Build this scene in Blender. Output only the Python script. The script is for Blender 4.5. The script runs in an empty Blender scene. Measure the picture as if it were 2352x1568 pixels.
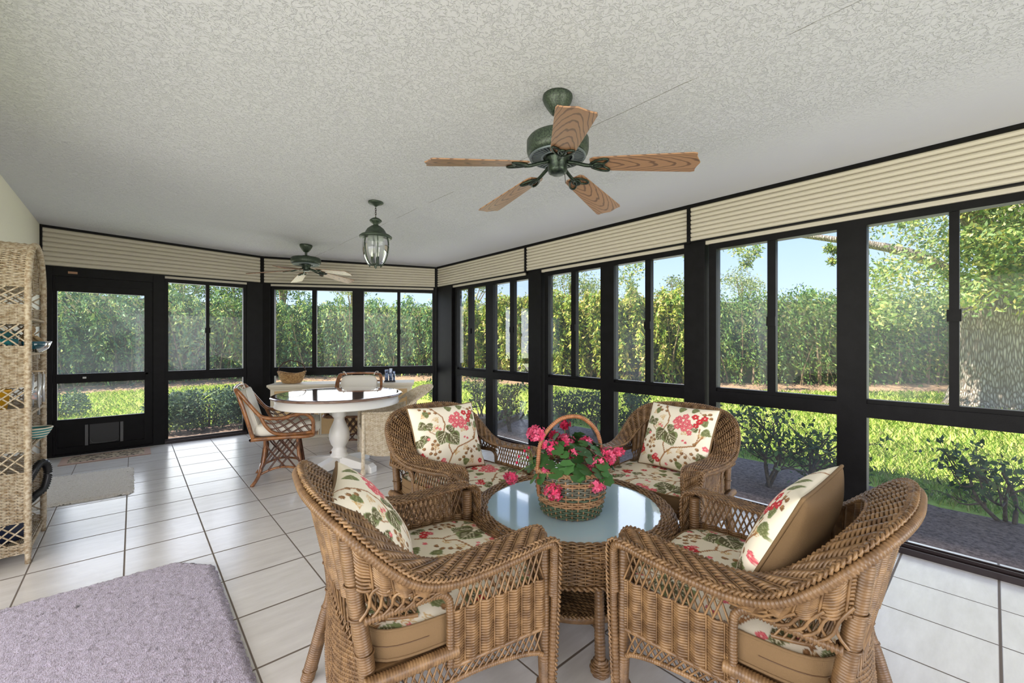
import bpy, math, random
import numpy as np
from mathutils import Vector, Matrix
PI = math.pi
rng = np.random.default_rng(7)
SC = bpy.context.scene
COL = SC.collection

# ------------------------------------------------------------------ camera constants
TH = 0.72586            # yaw of the view to the right of +Y
HC = 1.2835             # eye height
FPX = 981.07            # focal length in pixels of the 2352 wide frame
CEIL0, CEILS = 2.541, -0.0317
def ceil_z(x): return CEIL0 + CEILS * x

# ------------------------------------------------------------------ small helpers
def A(*p): return np.array(p, float)
def nrm(v):
    v = np.asarray(v, float)
    return v / np.maximum(np.linalg.norm(v, axis=-1, keepdims=True), 1e-9)
def lin(r, g, b):
    f = lambda c: (c / 255 / 12.92) if c / 255 <= 0.04045 else ((c / 255 + 0.055) / 1.055) ** 2.4
    return (f(r), f(g), f(b), 1.0)

def spline(pts, n, closed=False):
    """Catmull-Rom through pts, n samples evenly spaced by arc length."""
    p = np.asarray(pts, float)
    m = len(p)
    if closed:
        q = np.vstack([p[-1], p, p[0], p[1]]); segs = m
    else:
        q = np.vstack([2 * p[0] - p[1], p, 2 * p[-1] - p[-2]]); segs = m - 1
    out = []
    for i in range(segs):
        a, b, c, d = q[i], q[i + 1], q[i + 2], q[i + 3]
        t = np.linspace(0, 1, 24, endpoint=False)[:, None]
        out.append(0.5 * ((2 * b) + (-a + c) * t + (2 * a - 5 * b + 4 * c - d) * t ** 2 + (-a + 3 * b - 3 * c + d) * t ** 3))
    out.append(q[segs + 1][None, :])
    c = np.vstack(out)
    s = np.r_[0, np.cumsum(np.linalg.norm(np.diff(c, axis=0), axis=1))]
    t = np.linspace(0, s[-1], n, endpoint=not closed)
    return np.stack([np.interp(t, s, c[:, k]) for k in range(c.shape[1])], 1)
def plen(p): return float(np.linalg.norm(np.diff(np.asarray(p, float), axis=0), axis=1).sum())

class MB:
    """Collects geometry and links it as ONE mesh object."""
    def __init__(s):
        s.V = []; s.n = 0; s.F = []; s.C = []; s.useC = False
    def add(s, v, faces, smooth=True, mi=0, col=None):
        v = np.asarray(v, float).reshape(-1, 3)
        for f in (faces if isinstance(faces, list) else [faces]):
            f = np.asarray(f, int)
            s.F.append((f + s.n, smooth, mi))
        s.V.append(v); s.n += len(v)
        if col is not None:
            s.useC = True
            c = np.asarray(col, float)
            s.C.append(np.broadcast_to(c, (len(v), 3)) if c.ndim == 1 else c)
        else:
            s.C.append(np.ones((len(v), 3)))
        return s
    def box(s, x0, x1, y0, y1, z0, z1, mi=0, M=None, col=None):
        v = np.array([[x, y, z] for z in (z0, z1) for y in (y0, y1) for x in (x0, x1)], float)
        if M is not None: v = v @ np.array(M)[:3, :3].T + np.array(M)[:3, 3]
        f = [[0, 2, 3, 1], [4, 5, 7, 6], [0, 1, 5, 4], [2, 6, 7, 3], [0, 4, 6, 2], [1, 3, 7, 5]]
        return s.add(v, np.array(f), False, mi, col)
    def tubes(s, P, r, ref=(0, 0, 1), sides=5, closed=False, cap=False, mi=0, flat=1.0, col=None, r2=None):
        P = np.asarray(P, float)
        if P.ndim == 2: P = P[None]
        M, N, _ = P.shape
        if closed:
            T = np.roll(P, -1, 1) - np.roll(P, 1, 1)
        else:
            T = np.gradient(P, axis=1)
        T = nrm(T)
        ref = np.asarray(ref, float)
        if ref.ndim == 1: ref = np.broadcast_to(ref, P.shape)
        elif ref.ndim == 2: ref = np.broadcast_to(ref[None], P.shape)
        B = np.cross(T, ref)
        bad = np.linalg.norm(B, axis=-1) < 0.05
        if bad.any():
            alt = np.cross(T, np.broadcast_to(A(0.9, 0.3, 0.2), P.shape)); B[bad] = alt[bad]
        B = nrm(B); Nn = np.cross(B, T)
        a = np.arange(sides) * 2 * PI / sides
        r = np.asarray(r, float)
        if r.ndim == 0: rr = np.full((M, N), float(r))
        elif r.ndim == 1: rr = np.broadcast_to(r[None], (M, N))
        else: rr = r
        V = P[:, :, None, :] + rr[:, :, None, None] * (flat * np.cos(a)[None, None, :, None] * Nn[:, :, None, :] + np.sin(a)[None, None, :, None] * B[:, :, None, :])
        K = N if closed else N - 1
        i = np.arange(K)[:, None]; j = np.arange(sides)[None]
        i2 = (i + 1) % N; j2 = (j + 1) % sides
        q = np.stack([i * sides + j, i * sides + j2, i2 * sides + j2, i2 * sides + j], -1).reshape(-1, 4)
        q = (q[None] + (np.arange(M) * N * sides)[:, None, None]).reshape(-1, 4)
        fs = [q]
        if cap and not closed:
            c0 = np.arange(sides)[::-1][None] + (np.arange(M) * N * sides)[:, None]
            c1 = np.arange(sides)[None] + ((np.arange(M) * N + N - 1) * sides)[:, None]
            fs += [c0, c1]
        s.add(V.reshape(-1, 3), fs, True, mi, col)
        return s
    def grid(s, P, closed_u=False, closed_v=False, mi=0, col=None, smooth=True):
        P = np.asarray(P, float); U, W, _ = P.shape
        i = np.arange(U if closed_u else U - 1)[:, None]; j = np.arange(W if closed_v else W - 1)[None]
        i2 = (i + 1) % U; j2 = (j + 1) % W
        q = np.stack([i * W + j, i2 * W + j, i2 * W + j2, i * W + j2], -1).reshape(-1, 4)
        c = None if col is None else np.asarray(col).reshape(-1, 3)
        return s.add(P.reshape(-1, 3), q, smooth, mi, c)
    def lathe(s, prof, seg=32, center=(0, 0, 0), mi=0, smooth=True, sq=None):
        prof = np.asarray(prof, float)
        a = np.arange(seg) * 2 * PI / seg
        P = np.stack([prof[:, None, 0] * np.cos(a), prof[:, None, 0] * np.sin(a), np.broadcast_to(prof[:, None, 1], (len(prof), seg))], -1) + A(*center)
        return s.grid(P[::-1], closed_v=True, mi=mi, smooth=smooth)
    def prism(s, poly, z0, z1, mi=0, M=None):
        """poly: list of (x,y), counter-clockwise."""
        n = len(poly)
        v = np.array([[x, y, z0] for x, y in poly] + [[x, y, z1] for x, y in poly], float)
        if M is not None: v = v @ np.array(M)[:3, :3].T + np.array(M)[:3, 3]
        i = np.arange(n); k = (i + 1) % n
        s.add(v, [np.stack([i, k, k + n, i + n], 1), i[::-1][None], (i + n)[None]], False, mi)
        return s
    def build(s, name, mats, parent=None, bevel=0, sharp=None):
        me = bpy.data.meshes.new(name)
        V = np.vstack(s.V).astype(np.float32)
        me.vertices.add(len(V)); me.vertices.foreach_set('co', V.ravel())
        lv, ls, lt, sm, mi = [], [], [], [], []
        pos = 0
        for f, smooth, m in s.F:
            k, w = f.shape
            lv.append(f.ravel()); ls.append(pos + np.arange(k) * w); lt.append(np.full(k, w)); pos += k * w
            sm.append(np.full(k, smooth)); mi.append(np.full(k, m))
        lv = np.concatenate(lv).astype(np.int32); ls = np.concatenate(ls).astype(np.int32)
        me.loops.add(len(lv)); me.loops.foreach_set('vertex_index', lv)
        me.polygons.add(len(ls)); me.polygons.foreach_set('loop_start', ls)
        me.polygons.foreach_set('use_smooth', np.concatenate(sm).astype(bool))
        me.polygons.foreach_set('material_index', np.concatenate(mi).astype(np.int32))
        if s.useC:
            at = me.color_attributes.new('Col', 'FLOAT_COLOR', 'POINT')
            C = np.ones((len(V), 4), np.float32); C[:, :3] = np.vstack(s.C)
            at.data.foreach_set('color', C.ravel())
        me.update(calc_edges=True); me.validate(clean_customdata=False)
        for m in (mats if isinstance(mats, (list, tuple)) else [mats]): me.materials.append(m)
        o = bpy.data.objects.new(name, me); COL.objects.link(o)
        if parent is not None: o.parent = parent
        if bevel:
            b = o.modifiers.new('bevel', 'BEVEL'); b.width = bevel; b.segments = 2; b.limit_method = 'ANGLE'; b.angle_limit = 0.7
        return o

def tag(o, label=None, cat=None, group=None, kind=None):
    if label: o['label'] = label
    if cat: o['category'] = cat
    if group: o['group'] = group
    if kind: o['kind'] = kind
    return o
def thing(name, label, cat, loc=(0, 0, 0), rz=0.0, group=None):
    o = bpy.data.objects.new(name, None); COL.objects.link(o)
    o.empty_display_size = 0.1
    o.location = loc; o.rotation_euler = (0, 0, rz)
    return tag(o, label, cat, group)
def dup(root, loc, rz, label=None, group=None):
    r = root.copy(); COL.objects.link(r); r.location = loc; r.rotation_euler = (0, 0, rz)
    if label: r['label'] = label
    if group: r['group'] = group
    for ch in list(root.children):
        c = ch.copy(); COL.objects.link(c); c.parent = r
        for g in list(ch.children):
            d = g.copy(); COL.objects.link(d); d.parent = c
    return r
def face(fx, fy): return math.atan2(-fx, fy)     # rotation that turns local +Y towards (fx, fy)

# ------------------------------------------------------------------ materials
def mat(name):
    m = bpy.data.materials.new(name); m.use_nodes = True
    nt = m.node_tree
    return m, nt, nt.nodes, nt.links, nt.nodes['Principled BSDF']
def simple(name, col, rough=0.5, metal=0.0, spec=0.5, bump=None, var=None, coat=0.0):
    """bump=(scale, strength[, stretch]); var=(colour2, scale) mixes a second colour by noise."""
    m, nt, N, L, p = mat(name)
    p.inputs['Base Color'].default_value = col
    p.inputs['Roughness'].default_value = rough; p.inputs['Metallic'].default_value = metal
    p.inputs['Specular IOR Level'].default_value = spec; p.inputs['Coat Weight'].default_value = coat
    tc = N.new('ShaderNodeTexCoord')
    if var:
        n = N.new('ShaderNodeTexNoise'); n.inputs['Scale'].default_value = var[1]; n.inputs['Detail'].default_value = 5
        r = N.new('ShaderNodeValToRGB'); r.color_ramp.elements[0].position = 0.38; r.color_ramp.elements[1].position = 0.64
        r.color_ramp.elements[0].color = col; r.color_ramp.elements[1].color = var[0]
        L.new(tc.outputs['Object'], n.inputs['Vector']); L.new(n.outputs['Fac'], r.inputs['Fac']); L.new(r.outputs['Color'], p.inputs['Base Color'])
    if bump:
        n = N.new('ShaderNodeTexNoise'); n.inputs['Scale'].default_value = bump[0]; n.inputs['Detail'].default_value = 4
        mp = N.new('ShaderNodeMapping')
        if len(bump) > 2: mp.inputs['Scale'].default_value = bump[2]
        b = N.new('ShaderNodeBump'); b.inputs['Strength'].default_value = bump[1]; b.inputs['Distance'].default_value = 0.01
        L.new(tc.outputs['Object'], mp.inputs['Vector']); L.new(mp.outputs['Vector'], n.inputs['Vector'])
        L.new(n.outputs['Fac'], b.inputs['Height']); L.new(b.outputs['Normal'], p.inputs['Normal'])
    return m
def colmat(name, rough=0.6, spec=0.3, trans=0.0, bump=None, gain=1.0):
    """Base colour from the mesh's own colour attribute (print, leaf to leaf variation)."""
    m, nt, N, L, p = mat(name)
    a = N.new('ShaderNodeAttribute'); a.attribute_name = 'Col'
    L.new(a.outputs['Color'], p.inputs['Base Color'])
    p.inputs['Roughness'].default_value = rough; p.inputs['Specular IOR Level'].default_value = spec
    if trans:
        t = N.new('ShaderNodeBsdfTranslucent'); x = N.new('ShaderNodeMixShader'); x.inputs['Fac'].default_value = trans
        L.new(a.outputs['Color'], t.inputs['Color']); L.new(p.outputs['BSDF'], x.inputs[1]); L.new(t.outputs['BSDF'], x.inputs[2])
        L.new(x.outputs['Shader'], N['Material Output'].inputs['Surface'])
    if bump:
        tc = N.new('ShaderNodeTexCoord')
        n = N.new('ShaderNodeTexNoise'); n.inputs['Scale'].default_value = bump[0]; n.inputs['Detail'].default_value = 3
        b = N.new('ShaderNodeBump'); b.inputs['Strength'].default_value = bump[1]; b.inputs['Distance'].default_value = 0.004
        L.new(tc.outputs['Object'], n.inputs['Vector']); L.new(n.outputs['Fac'], b.inputs['Height']); L.new(b.outputs['Normal'], p.inputs['Normal'])
    return m

WICK = simple('wicker_brown', lin(102, 75, 48), 0.38, spec=0.55, var=(lin(142, 110, 74), 26))
WICKD = simple('wicker_coil', lin(100, 74, 48), 0.4, spec=0.5, var=(lin(124, 94, 62), 30))
WICKW = simple('wicker_white', lin(216, 204, 182), 0.6, var=(lin(190, 172, 142), 40))
WICKG = simple('wicker_whitewash', lin(186, 173, 150), 0.6, var=(lin(140, 119, 90), 60))
RATTAN = simple('rattan_pole', lin(150, 98, 52), 0.3, spec=0.5, var=(lin(108, 66, 34), 22), coat=0.3)
RATTAND = simple('rattan_dark', lin(74, 42, 26), 0.4, var=(lin(96, 56, 32), 30))
CREAMF = simple('cream_fabric', lin(226, 221, 208), 0.85, spec=0.2, bump=(260, 0.15))
TANF = simple('tan_fabric', lin(120, 96, 68), 0.8, spec=0.2, bump=(320, 0.25))
FLORAL = colmat('floral_print', 0.8, 0.2, bump=(300, 0.12))
BLACKM = simple('black_aluminium', lin(9, 8, 8), 0.45, spec=0.14, bump=(300, 0.1), var=(lin(15, 14, 15), 14))
BRONZEM = simple('dark_bronze_sill', lin(44, 34, 34), 0.4, spec=0.4)
CREAMP = simple('shutter_cream', lin(192, 184, 170), 0.5, spec=0.3, bump=(90, 0.04))
PLASTER = simple('cream_plaster', lin(224, 219, 206), 0.8, bump=(60, 0.25))
WHITEP = simple('white_paint', lin(232, 230, 224), 0.35, spec=0.5)
MAPLE = simple('pale_panel', lin(222, 190, 138), 0.4, var=(lin(212, 176, 122), 5), bump=(40, 0.02))
CREAMPAINT = simple('cream_paint', lin(226, 216, 194), 0.4)
GREENM = simple('verdigris_metal', lin(34, 44, 37), 0.42, metal=0.25, var=(lin(66, 78, 64), 150), bump=(80, 0.1))
DARKM = simple('blackened_metal', lin(28, 36, 32), 0.35, metal=0.6, var=(lin(54, 66, 54), 70))
BRASSY = simple('dark_chain', lin(52, 46, 34), 0.35, metal=0.8)
BULB = simple('frosted_bulb', lin(236, 236, 230), 0.2)
def glassmat(name, haze, tint=(0.97, 0.985, 0.98), hz=(0.85, 0.9, 0.95), gl=0.006, rough=0.0):
    m, nt, N, L, p = mat(name)
    N.remove(p)
    t = N.new('ShaderNodeBsdfTransparent'); t.inputs['Color'].default_value = (*tint, 1)
    d = N.new('ShaderNodeBsdfTranslucent'); d.inputs['Color'].default_value = (*hz, 1)
    g = N.new('ShaderNodeBsdfGlossy'); g.inputs['Roughness'].default_value = rough
    fr = N.new('ShaderNodeFresnel'); fr.inputs['IOR'].default_value = 1.45
    mu = N.new('ShaderNodeMath'); mu.operation = 'MULTIPLY'; mu.inputs[1].default_value = gl / 0.04
    tc = N.new('ShaderNodeTexCoord')
    n = N.new('ShaderNodeTexNoise'); n.inputs['Scale'].default_value = 2.2; n.inputs['Detail'].default_value = 4
    mr = N.new('ShaderNodeMapRange'); mr.inputs['From Min'].default_value = 0.3; mr.inputs['From Max'].default_value = 0.75
    mr.inputs['To Min'].default_value = haze * 0.5; mr.inputs['To Max'].default_value = haze * 1.6
    x1 = N.new('ShaderNodeMixShader'); x2 = N.new('ShaderNodeMixShader')
    L.new(tc.outputs['Object'], n.inputs['Vector']); L.new(n.outputs['Fac'], mr.inputs['Value']); L.new(mr.outputs['Result'], x1.inputs['Fac'])
    L.new(t.outputs['BSDF'], x1.inputs[1]); L.new(d.outputs['BSDF'], x1.inputs[2])
    L.new(fr.outputs['Fac'], mu.inputs[0]); L.new(mu.outputs['Value'], x2.inputs['Fac'])
    L.new(x1.outputs['Shader'], x2.inputs[1]); L.new(g.outputs['BSDF'], x2.inputs[2])
    L.new(x2.outputs['Shader'], N['Material Output'].inputs['Surface'])
    return m
GLASS = glassmat('window_glass', 0.010)
GLASSH = glassmat('dusty_window_glass', 0.026)
SCREEN = glassmat('screen_mesh_glass', 0.034, tint=(0.88, 0.91, 0.92))
LAMPGL = glassmat('lantern_glass', 0.02, gl=0.05)

def floor_mat():
    m, nt, N, L, p = mat('floor_tile')
    uv = N.new('ShaderNodeUVMap'); uv.uv_map = 'tile'
    sep = N.new('ShaderNodeSeparateXYZ'); L.new(uv.outputs['UV'], sep.inputs['Vector'])
    def math_(op, a, b=None):
        n = N.new('ShaderNodeMath'); n.operation = op
        for i, x in enumerate((a, b)):
            if x is None: continue
            if isinstance(x, (int, float)): n.inputs[i].default_value = x
            else: L.new(x, n.inputs[i])
        return n.outputs['Value']
    def edge(c):
        f = math_('FRACT', c); g = math_('SUBTRACT', 1.0, f); return math_('MINIMUM', f, g)
    d = math_('MINIMUM', edge(sep.outputs['X']), math_('MULTIPLY', edge(sep.outputs['Y']), 0.7))
    mr = N.new('ShaderNodeMapRange'); L.new(d, mr.inputs['Value'])
    mr.inputs['From Min'].default_value = 0.0065; mr.inputs['From Max'].default_value = 0.012
    tile = mr.outputs['Result']
    tc = N.new('ShaderNodeTexCoord')
    mp = N.new('ShaderNodeMapping'); mp.inputs['Scale'].default_value = (1.2, 5.0, 1.0); L.new(tc.outputs['Object'], mp.inputs['Vector'])
    n1 = N.new('ShaderNodeTexNoise'); n1.inputs['Scale'].default_value = 3.2; n1.inputs['Detail'].default_value = 9; n1.inputs['Roughness'].default_value = 0.65
    L.new(mp.outputs['Vector'], n1.inputs['Vector'])
    wn = N.new('ShaderNodeTexWhiteNoise'); wn.noise_dimensions = '2D'
    fl = N.new('ShaderNodeVectorMath'); fl.operation = 'FLOOR'; L.new(uv.outputs['UV'], fl.inputs[0]); L.new(fl.outputs['Vector'], wn.inputs['Vector'])
    cr = N.new('ShaderNodeValToRGB'); e = cr.color_ramp.elements
    e[0].position = 0.3; e[0].color = lin(204, 200, 195); e[1].position = 0.74; e[1].color = lin(223, 220, 216)
    L.new(math_('ADD', n1.outputs['Fac'], math_('MULTIPLY', math_('SUBTRACT', wn.outputs['Value'], 0.5), 0.1)), cr.inputs['Fac'])
    mx = N.new('ShaderNodeMix'); mx.data_type = 'RGBA'; mx.inputs['A'].default_value = lin(104, 92, 80)
    L.new(tile, mx.inputs['Factor']); L.new(cr.outputs['Color'], mx.inputs['B']); L.new(mx.outputs['Result'], p.inputs['Base Color'])
    n2 = N.new('ShaderNodeTexNoise'); n2.inputs['Scale'].default_value = 26; n2.inputs['Detail'].default_value = 6
    L.new(tc.outputs['Object'], n2.inputs['Vector'])
    r2 = N.new('ShaderNodeMapRange'); r2.inputs['To Min'].default_value = 0.14; r2.inputs['To Max'].default_value = 0.28; L.new(n2.outputs['Fac'], r2.inputs['Value'])
    ro = N.new('ShaderNodeMix'); ro.data_type = 'FLOAT'; ro.inputs['A'].default_value = 0.8; L.new(tile, ro.inputs['Factor']); L.new(r2.outputs['Result'], ro.inputs['B'])
    L.new(ro.outputs['Result'], p.inputs['Roughness'])
    p.inputs['Specular IOR Level'].default_value = 0.62
    hb = math_('ADD', math_('MULTIPLY', n2.outputs['Fac'], 0.16), math_('ADD', math_('MULTIPLY', n1.outputs['Fac'], 0.25), math_('MULTIPLY', tile, 0.6)))
    b = N.new('ShaderNodeBump'); b.inputs['Strength'].default_value = 0.5; b.inputs['Distance'].default_value = 0.004
    L.new(hb, b.inputs['Height']); L.new(b.outputs['Normal'], p.inputs['Normal'])
    return m
def ceil_mat():
    m, nt, N, L, p = mat('ceiling_stucco')
    tc = N.new('ShaderNodeTexCoord')
    sep = N.new('ShaderNodeSeparateXYZ'); L.new(tc.outputs['Object'], sep.inputs['Vector'])
    n1 = N.new('ShaderNodeTexNoise'); n1.inputs['Scale'].default_value = 46; n1.inputs['Detail'].default_value = 5; n1.inputs['Roughness'].default_value = 0.6; n1.inputs['Distortion'].default_value = 0.7
    L.new(tc.outputs['Object'], n1.inputs['Vector'])
    cr = N.new('ShaderNodeValToRGB'); cr.color_ramp.elements[0].position = 0.46; cr.color_ramp.elements[1].position = 0.53
    L.new(n1.outputs['Fac'], cr.inputs['Fac'])
    # the strip next to the windows was left smooth
    fade = N.new('ShaderNodeMapRange'); fade.inputs['From Min'].default_value = 3.0; fade.inputs['From Max'].default_value = 2.6
    L.new(sep.outputs['X'], fade.inputs['Value'])
    st = N.new('ShaderNodeMath'); st.operation = 'MULTIPLY_ADD'; L.new(fade.outputs['Result'], st.inputs[0]); st.inputs[1].default_value = 0.62; st.inputs[2].default_value = 0.05
    b = N.new('ShaderNodeBump'); b.inputs['Distance'].default_value = 0.006
    L.new(st.outputs['Value'], b.inputs['Strength']); L.new(cr.outputs['Color'], b.inputs['Height']); L.new(b.outputs['Normal'], p.inputs['Normal'])
    # hairline board joint, x about 1.9
    n3 = N.new('ShaderNodeTexNoise'); n3.inputs['Scale'].default_value = 1.7; n3.inputs['Detail'].default_value = 6; L.new(tc.outputs['Object'], n3.inputs['Vector'])
    def math_(op, a, b=None):
        n = N.new('ShaderNodeMath'); n.operation = op
        for i, x in enumerate((a, b)):
            if x is None: continue
            if isinstance(x, (int, float)): n.inputs[i].default_value = x
            else: L.new(x, n.inputs[i])
        return n.outputs['Value']
    dx = math_('ABSOLUTE', math_('SUBTRACT', sep.outputs['X'], math_('ADD', 1.89, math_('MULTIPLY', n3.outputs['Fac'], 0.04))))
    brk = N.new('ShaderNodeMapRange'); brk.inputs['From Min'].default_value = 0.44; brk.inputs['From Max'].default_value = 0.5
    n4 = N.new('ShaderNodeTexNoise'); n4.inputs['Scale'].default_value = 2.6; L.new(tc.outputs['Object'], n4.inputs['Vector']); L.new(n4.outputs['Fac'], brk.inputs['Value'])
    ln = math_('MULTIPLY', math_('LESS_THAN', dx, 0.0022), brk.outputs['Result'])
    mx = N.new('ShaderNodeMix'); mx.data_type = 'RGBA'; mx.inputs['A'].default_value = lin(203, 203, 211); mx.inputs['B'].default_value = lin(140, 138, 136)
    L.new(ln, mx.inputs['Factor']); L.new(mx.outputs['Result'], p.inputs['Base Color'])
    p.inputs['Roughness'].default_value = 0.9; p.inputs['Specular IOR Level'].default_value = 0.15
    return m
def wood_mat(name, c1, c2, rough=0.4, ax=12.0, ay=620.0, thin=0.8):
    """plain-sawn grain: nested arches along local X."""
    m, nt, N, L, p = mat(name)
    tc = N.new('ShaderNodeTexCoord'); sp = N.new('ShaderNodeSeparateXYZ'); L.new(tc.outputs['Object'], sp.inputs['Vector'])
    def math_(op, a, b):
        n = N.new('ShaderNodeMath'); n.operation = op
        for i, x in enumerate((a, b)):
            if isinstance(x, (int, float)): n.inputs[i].default_value = x
            else: L.new(x, n.inputs[i])
        return n.outputs['Value']
    mp = N.new('ShaderNodeMapping'); mp.inputs['Scale'].default_value = (3.0, 16, 16); L.new(tc.outputs['Object'], mp.inputs['Vector'])
    n = N.new('ShaderNodeTexNoise'); n.inputs['Scale'].default_value = 1.0; n.inputs['Detail'].default_value = 3; L.new(mp.outputs['Vector'], n.inputs['Vector'])
    f = math_('ADD', math_('ADD', math_('MULTIPLY', sp.outputs['X'], ax), math_('MULTIPLY', math_('MULTIPLY', sp.outputs['Y'], sp.outputs['Y']), ay)), math_('MULTIPLY', n.outputs['Fac'], 2.6))
    fr = math_('FRACT', f, 0.0)
    cr = N.new('ShaderNodeValToRGB'); e = cr.color_ramp.elements
    e[0].position = 0.0; e[0].color = c1; e[1].position = thin - .12; e[1].color = c1
    k = e.new(thin); k.color = c2; k = e.new(.95); k.color = c2; k = e.new(1.0); k.color = c1
    L.new(fr, cr.inputs['Fac']); L.new(cr.outputs['Color'], p.inputs['Base Color'])
    p.inputs['Roughness'].default_value = rough
    return m
BLADE = wood_mat('oak_blade', lin(152, 114, 84), lin(104, 74, 54))
TABLEWOOD = wood_mat('brown_table_top', lin(124, 96, 80), lin(106, 78, 64), 0.10, 2.0, 9.0, 0.7)
TABLEWOOD.node_tree.nodes['Principled BSDF'].inputs['Coat Weight'].default_value = 1.0
FLOORM = floor_mat(); CEILM = ceil_mat()
# ================================================================== ROOM SHELL
T = 0.4064
XW, YB, XL, YR = 3.5, 6.9, -0.76, -2.6            # window wall, back wall, house wall, rear wall
B0 = A(1.38, 6.9); B1 = A(3.5, 5.69)
BL = float(np.linalg.norm(B1 - B0)); BD = (B1 - B0) / BL; BN = A(-BD[1], BD[0])

def make_floor():
    xs = [XL - 0.1, 0, 1.164, 1.555, 1.95, 2.354, 2.74, 3.113, 3.75]
    xi = [(XL - 0.1) / T + 1.0923, 1.0923, 4, 5, 6, 7, 8, 9, 10.65]
    ys = [YR - 0.1, -0.02, 0.37, 1.14, 1.92, 7.05]
    yk = [10 + 2.68 / T, 10, 9, 7, 5, 9.726 - 7.05 / T]
    X = np.unique(np.r_[xs, np.linspace(xs[0], xs[-1], 40)]); Y = np.unique(np.r_[ys, np.linspace(ys[0], ys[-1], 60)])
    inside = lambda x, y: np.dot(A(x, y) - B0, BN) < 0.14
    mb = MB()
    G = np.stack(np.meshgrid(X, Y, indexing='ij'), -1)
    G = np.concatenate([G, np.zeros(G.shape[:2] + (1,))], -1)
    mb.grid(G, smooth=False)
    lo = G.copy(); lo[..., 2] = -0.12
    mb.grid(lo[:, ::-1], smooth=False)
    o = mb.build('floor', FLOORM)
    me = o.data
    uv = me.uv_layers.new(name='tile')
    co = np.empty(len(me.vertices) * 3, np.float32); me.vertices.foreach_get('co', co); co = co.reshape(-1, 3)
    vi = np.empty(len(me.loops), np.int32); me.loops.foreach_get('vertex_index', vi)
    U = np.stack([np.interp(co[:, 0], xs, xi), -np.interp(co[:, 1], ys, yk)], 1)[vi]
    uv.data.foreach_set('uv', U.astype(np.float32).ravel())
    # cut the corner outside the chamfer wall
    import bmesh
    bm = bmesh.new(); bm.from_mesh(me)
    off = B0 + BN * 0.14
    bmesh.ops.bisect_plane(bm, geom=bm.verts[:] + bm.edges[:] + bm.faces[:], plane_co=(off[0], off[1], 0), plane_no=(BN[0], BN[1], 0), clear_outer=True)
    bm.to_mesh(me); bm.free()
    tag(o, kind='structure')
    return o
make_floor()

outline = [(XL - 0.12, YR - 0.14), (XW + 0.14, YR - 0.14), (XW + 0.14, B1[1] + 0.04), (B0[0] + 0.07, YB + 0.14), (XL - 0.12, YB + 0.14)]
mb = MB()
lo = np.array([[x, y, ceil_z(x)] for x, y in outline]); hi = lo + A(0, 0, 0.12)
n = len(outline); i = np.arange(n); k = (i + 1) % n
mb.add(np.vstack([lo, hi]), [i[::-1][None], (i + n)[None], np.stack([i, k, k + n, i + n], 1)], False)
tag(mb.build('ceiling', CEILM), kind='structure')
mb = MB(); e = 0.55
rf = [(XL - 6.5, YR - 1.0), (XW + e, YR - 1.0), (XW + e, B1[1] + 0.25), (B0[0] + 0.25, YB + e), (XL - 6.5, YB + e)]
mb.prism(rf, 2.70, 2.86)
tag(mb.build('roof', simple('roof_shingle', lin(120, 110, 100), 0.9)), kind='structure')

# house wall and rear wall, unseen openings added to admit the fill lamps
mb = MB()
zt = 2.58
mb.box(XL - 0.12, XL, 3.5, YB + 0.14, 0, zt).box(XL - 0.12, XL, YR - 0.14, -1.9, 0, zt).box(XL - 0.12, XL, -1.9, 3.5, 2.15, zt)
tag(mb.build('wall_left', PLASTER), kind='structure')
mb = MB()
mb.box(XL, 0.0, YR - 0.14, YR, 0, zt).box(3.2, XW + 0.14, YR - 0.14, YR, 0, zt - 0.15).box(0, 3.2, YR - 0.14, YR, 2.1, zt - 0.12).box(0, 3.2, YR - 0.14, YR, 0, 0.1)
tag(mb.build('wall_rear', PLASTER), kind='structure')

class Wall:
    """s along the wall, q outwards, z up."""
    def __init__(s, o, d, n): s.o = A(*o); s.d = A(*d); s.n = A(*n); s.M = Matrix(((d[0], n[0], 0, o[0]), (d[1], n[1], 0, o[1]), (0, 0, 1, 0), (0, 0, 0, 1)))
    def p(s, a, q, z): v = s.o + s.d * a + s.n * q; return A(v[0], v[1], z)
WR = Wall((XW, 0), (0, 1), (1, 0)); WB = Wall((0, YB), (1, 0), (0, 1)); WC = Wall(B0, BD, BN)

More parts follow.
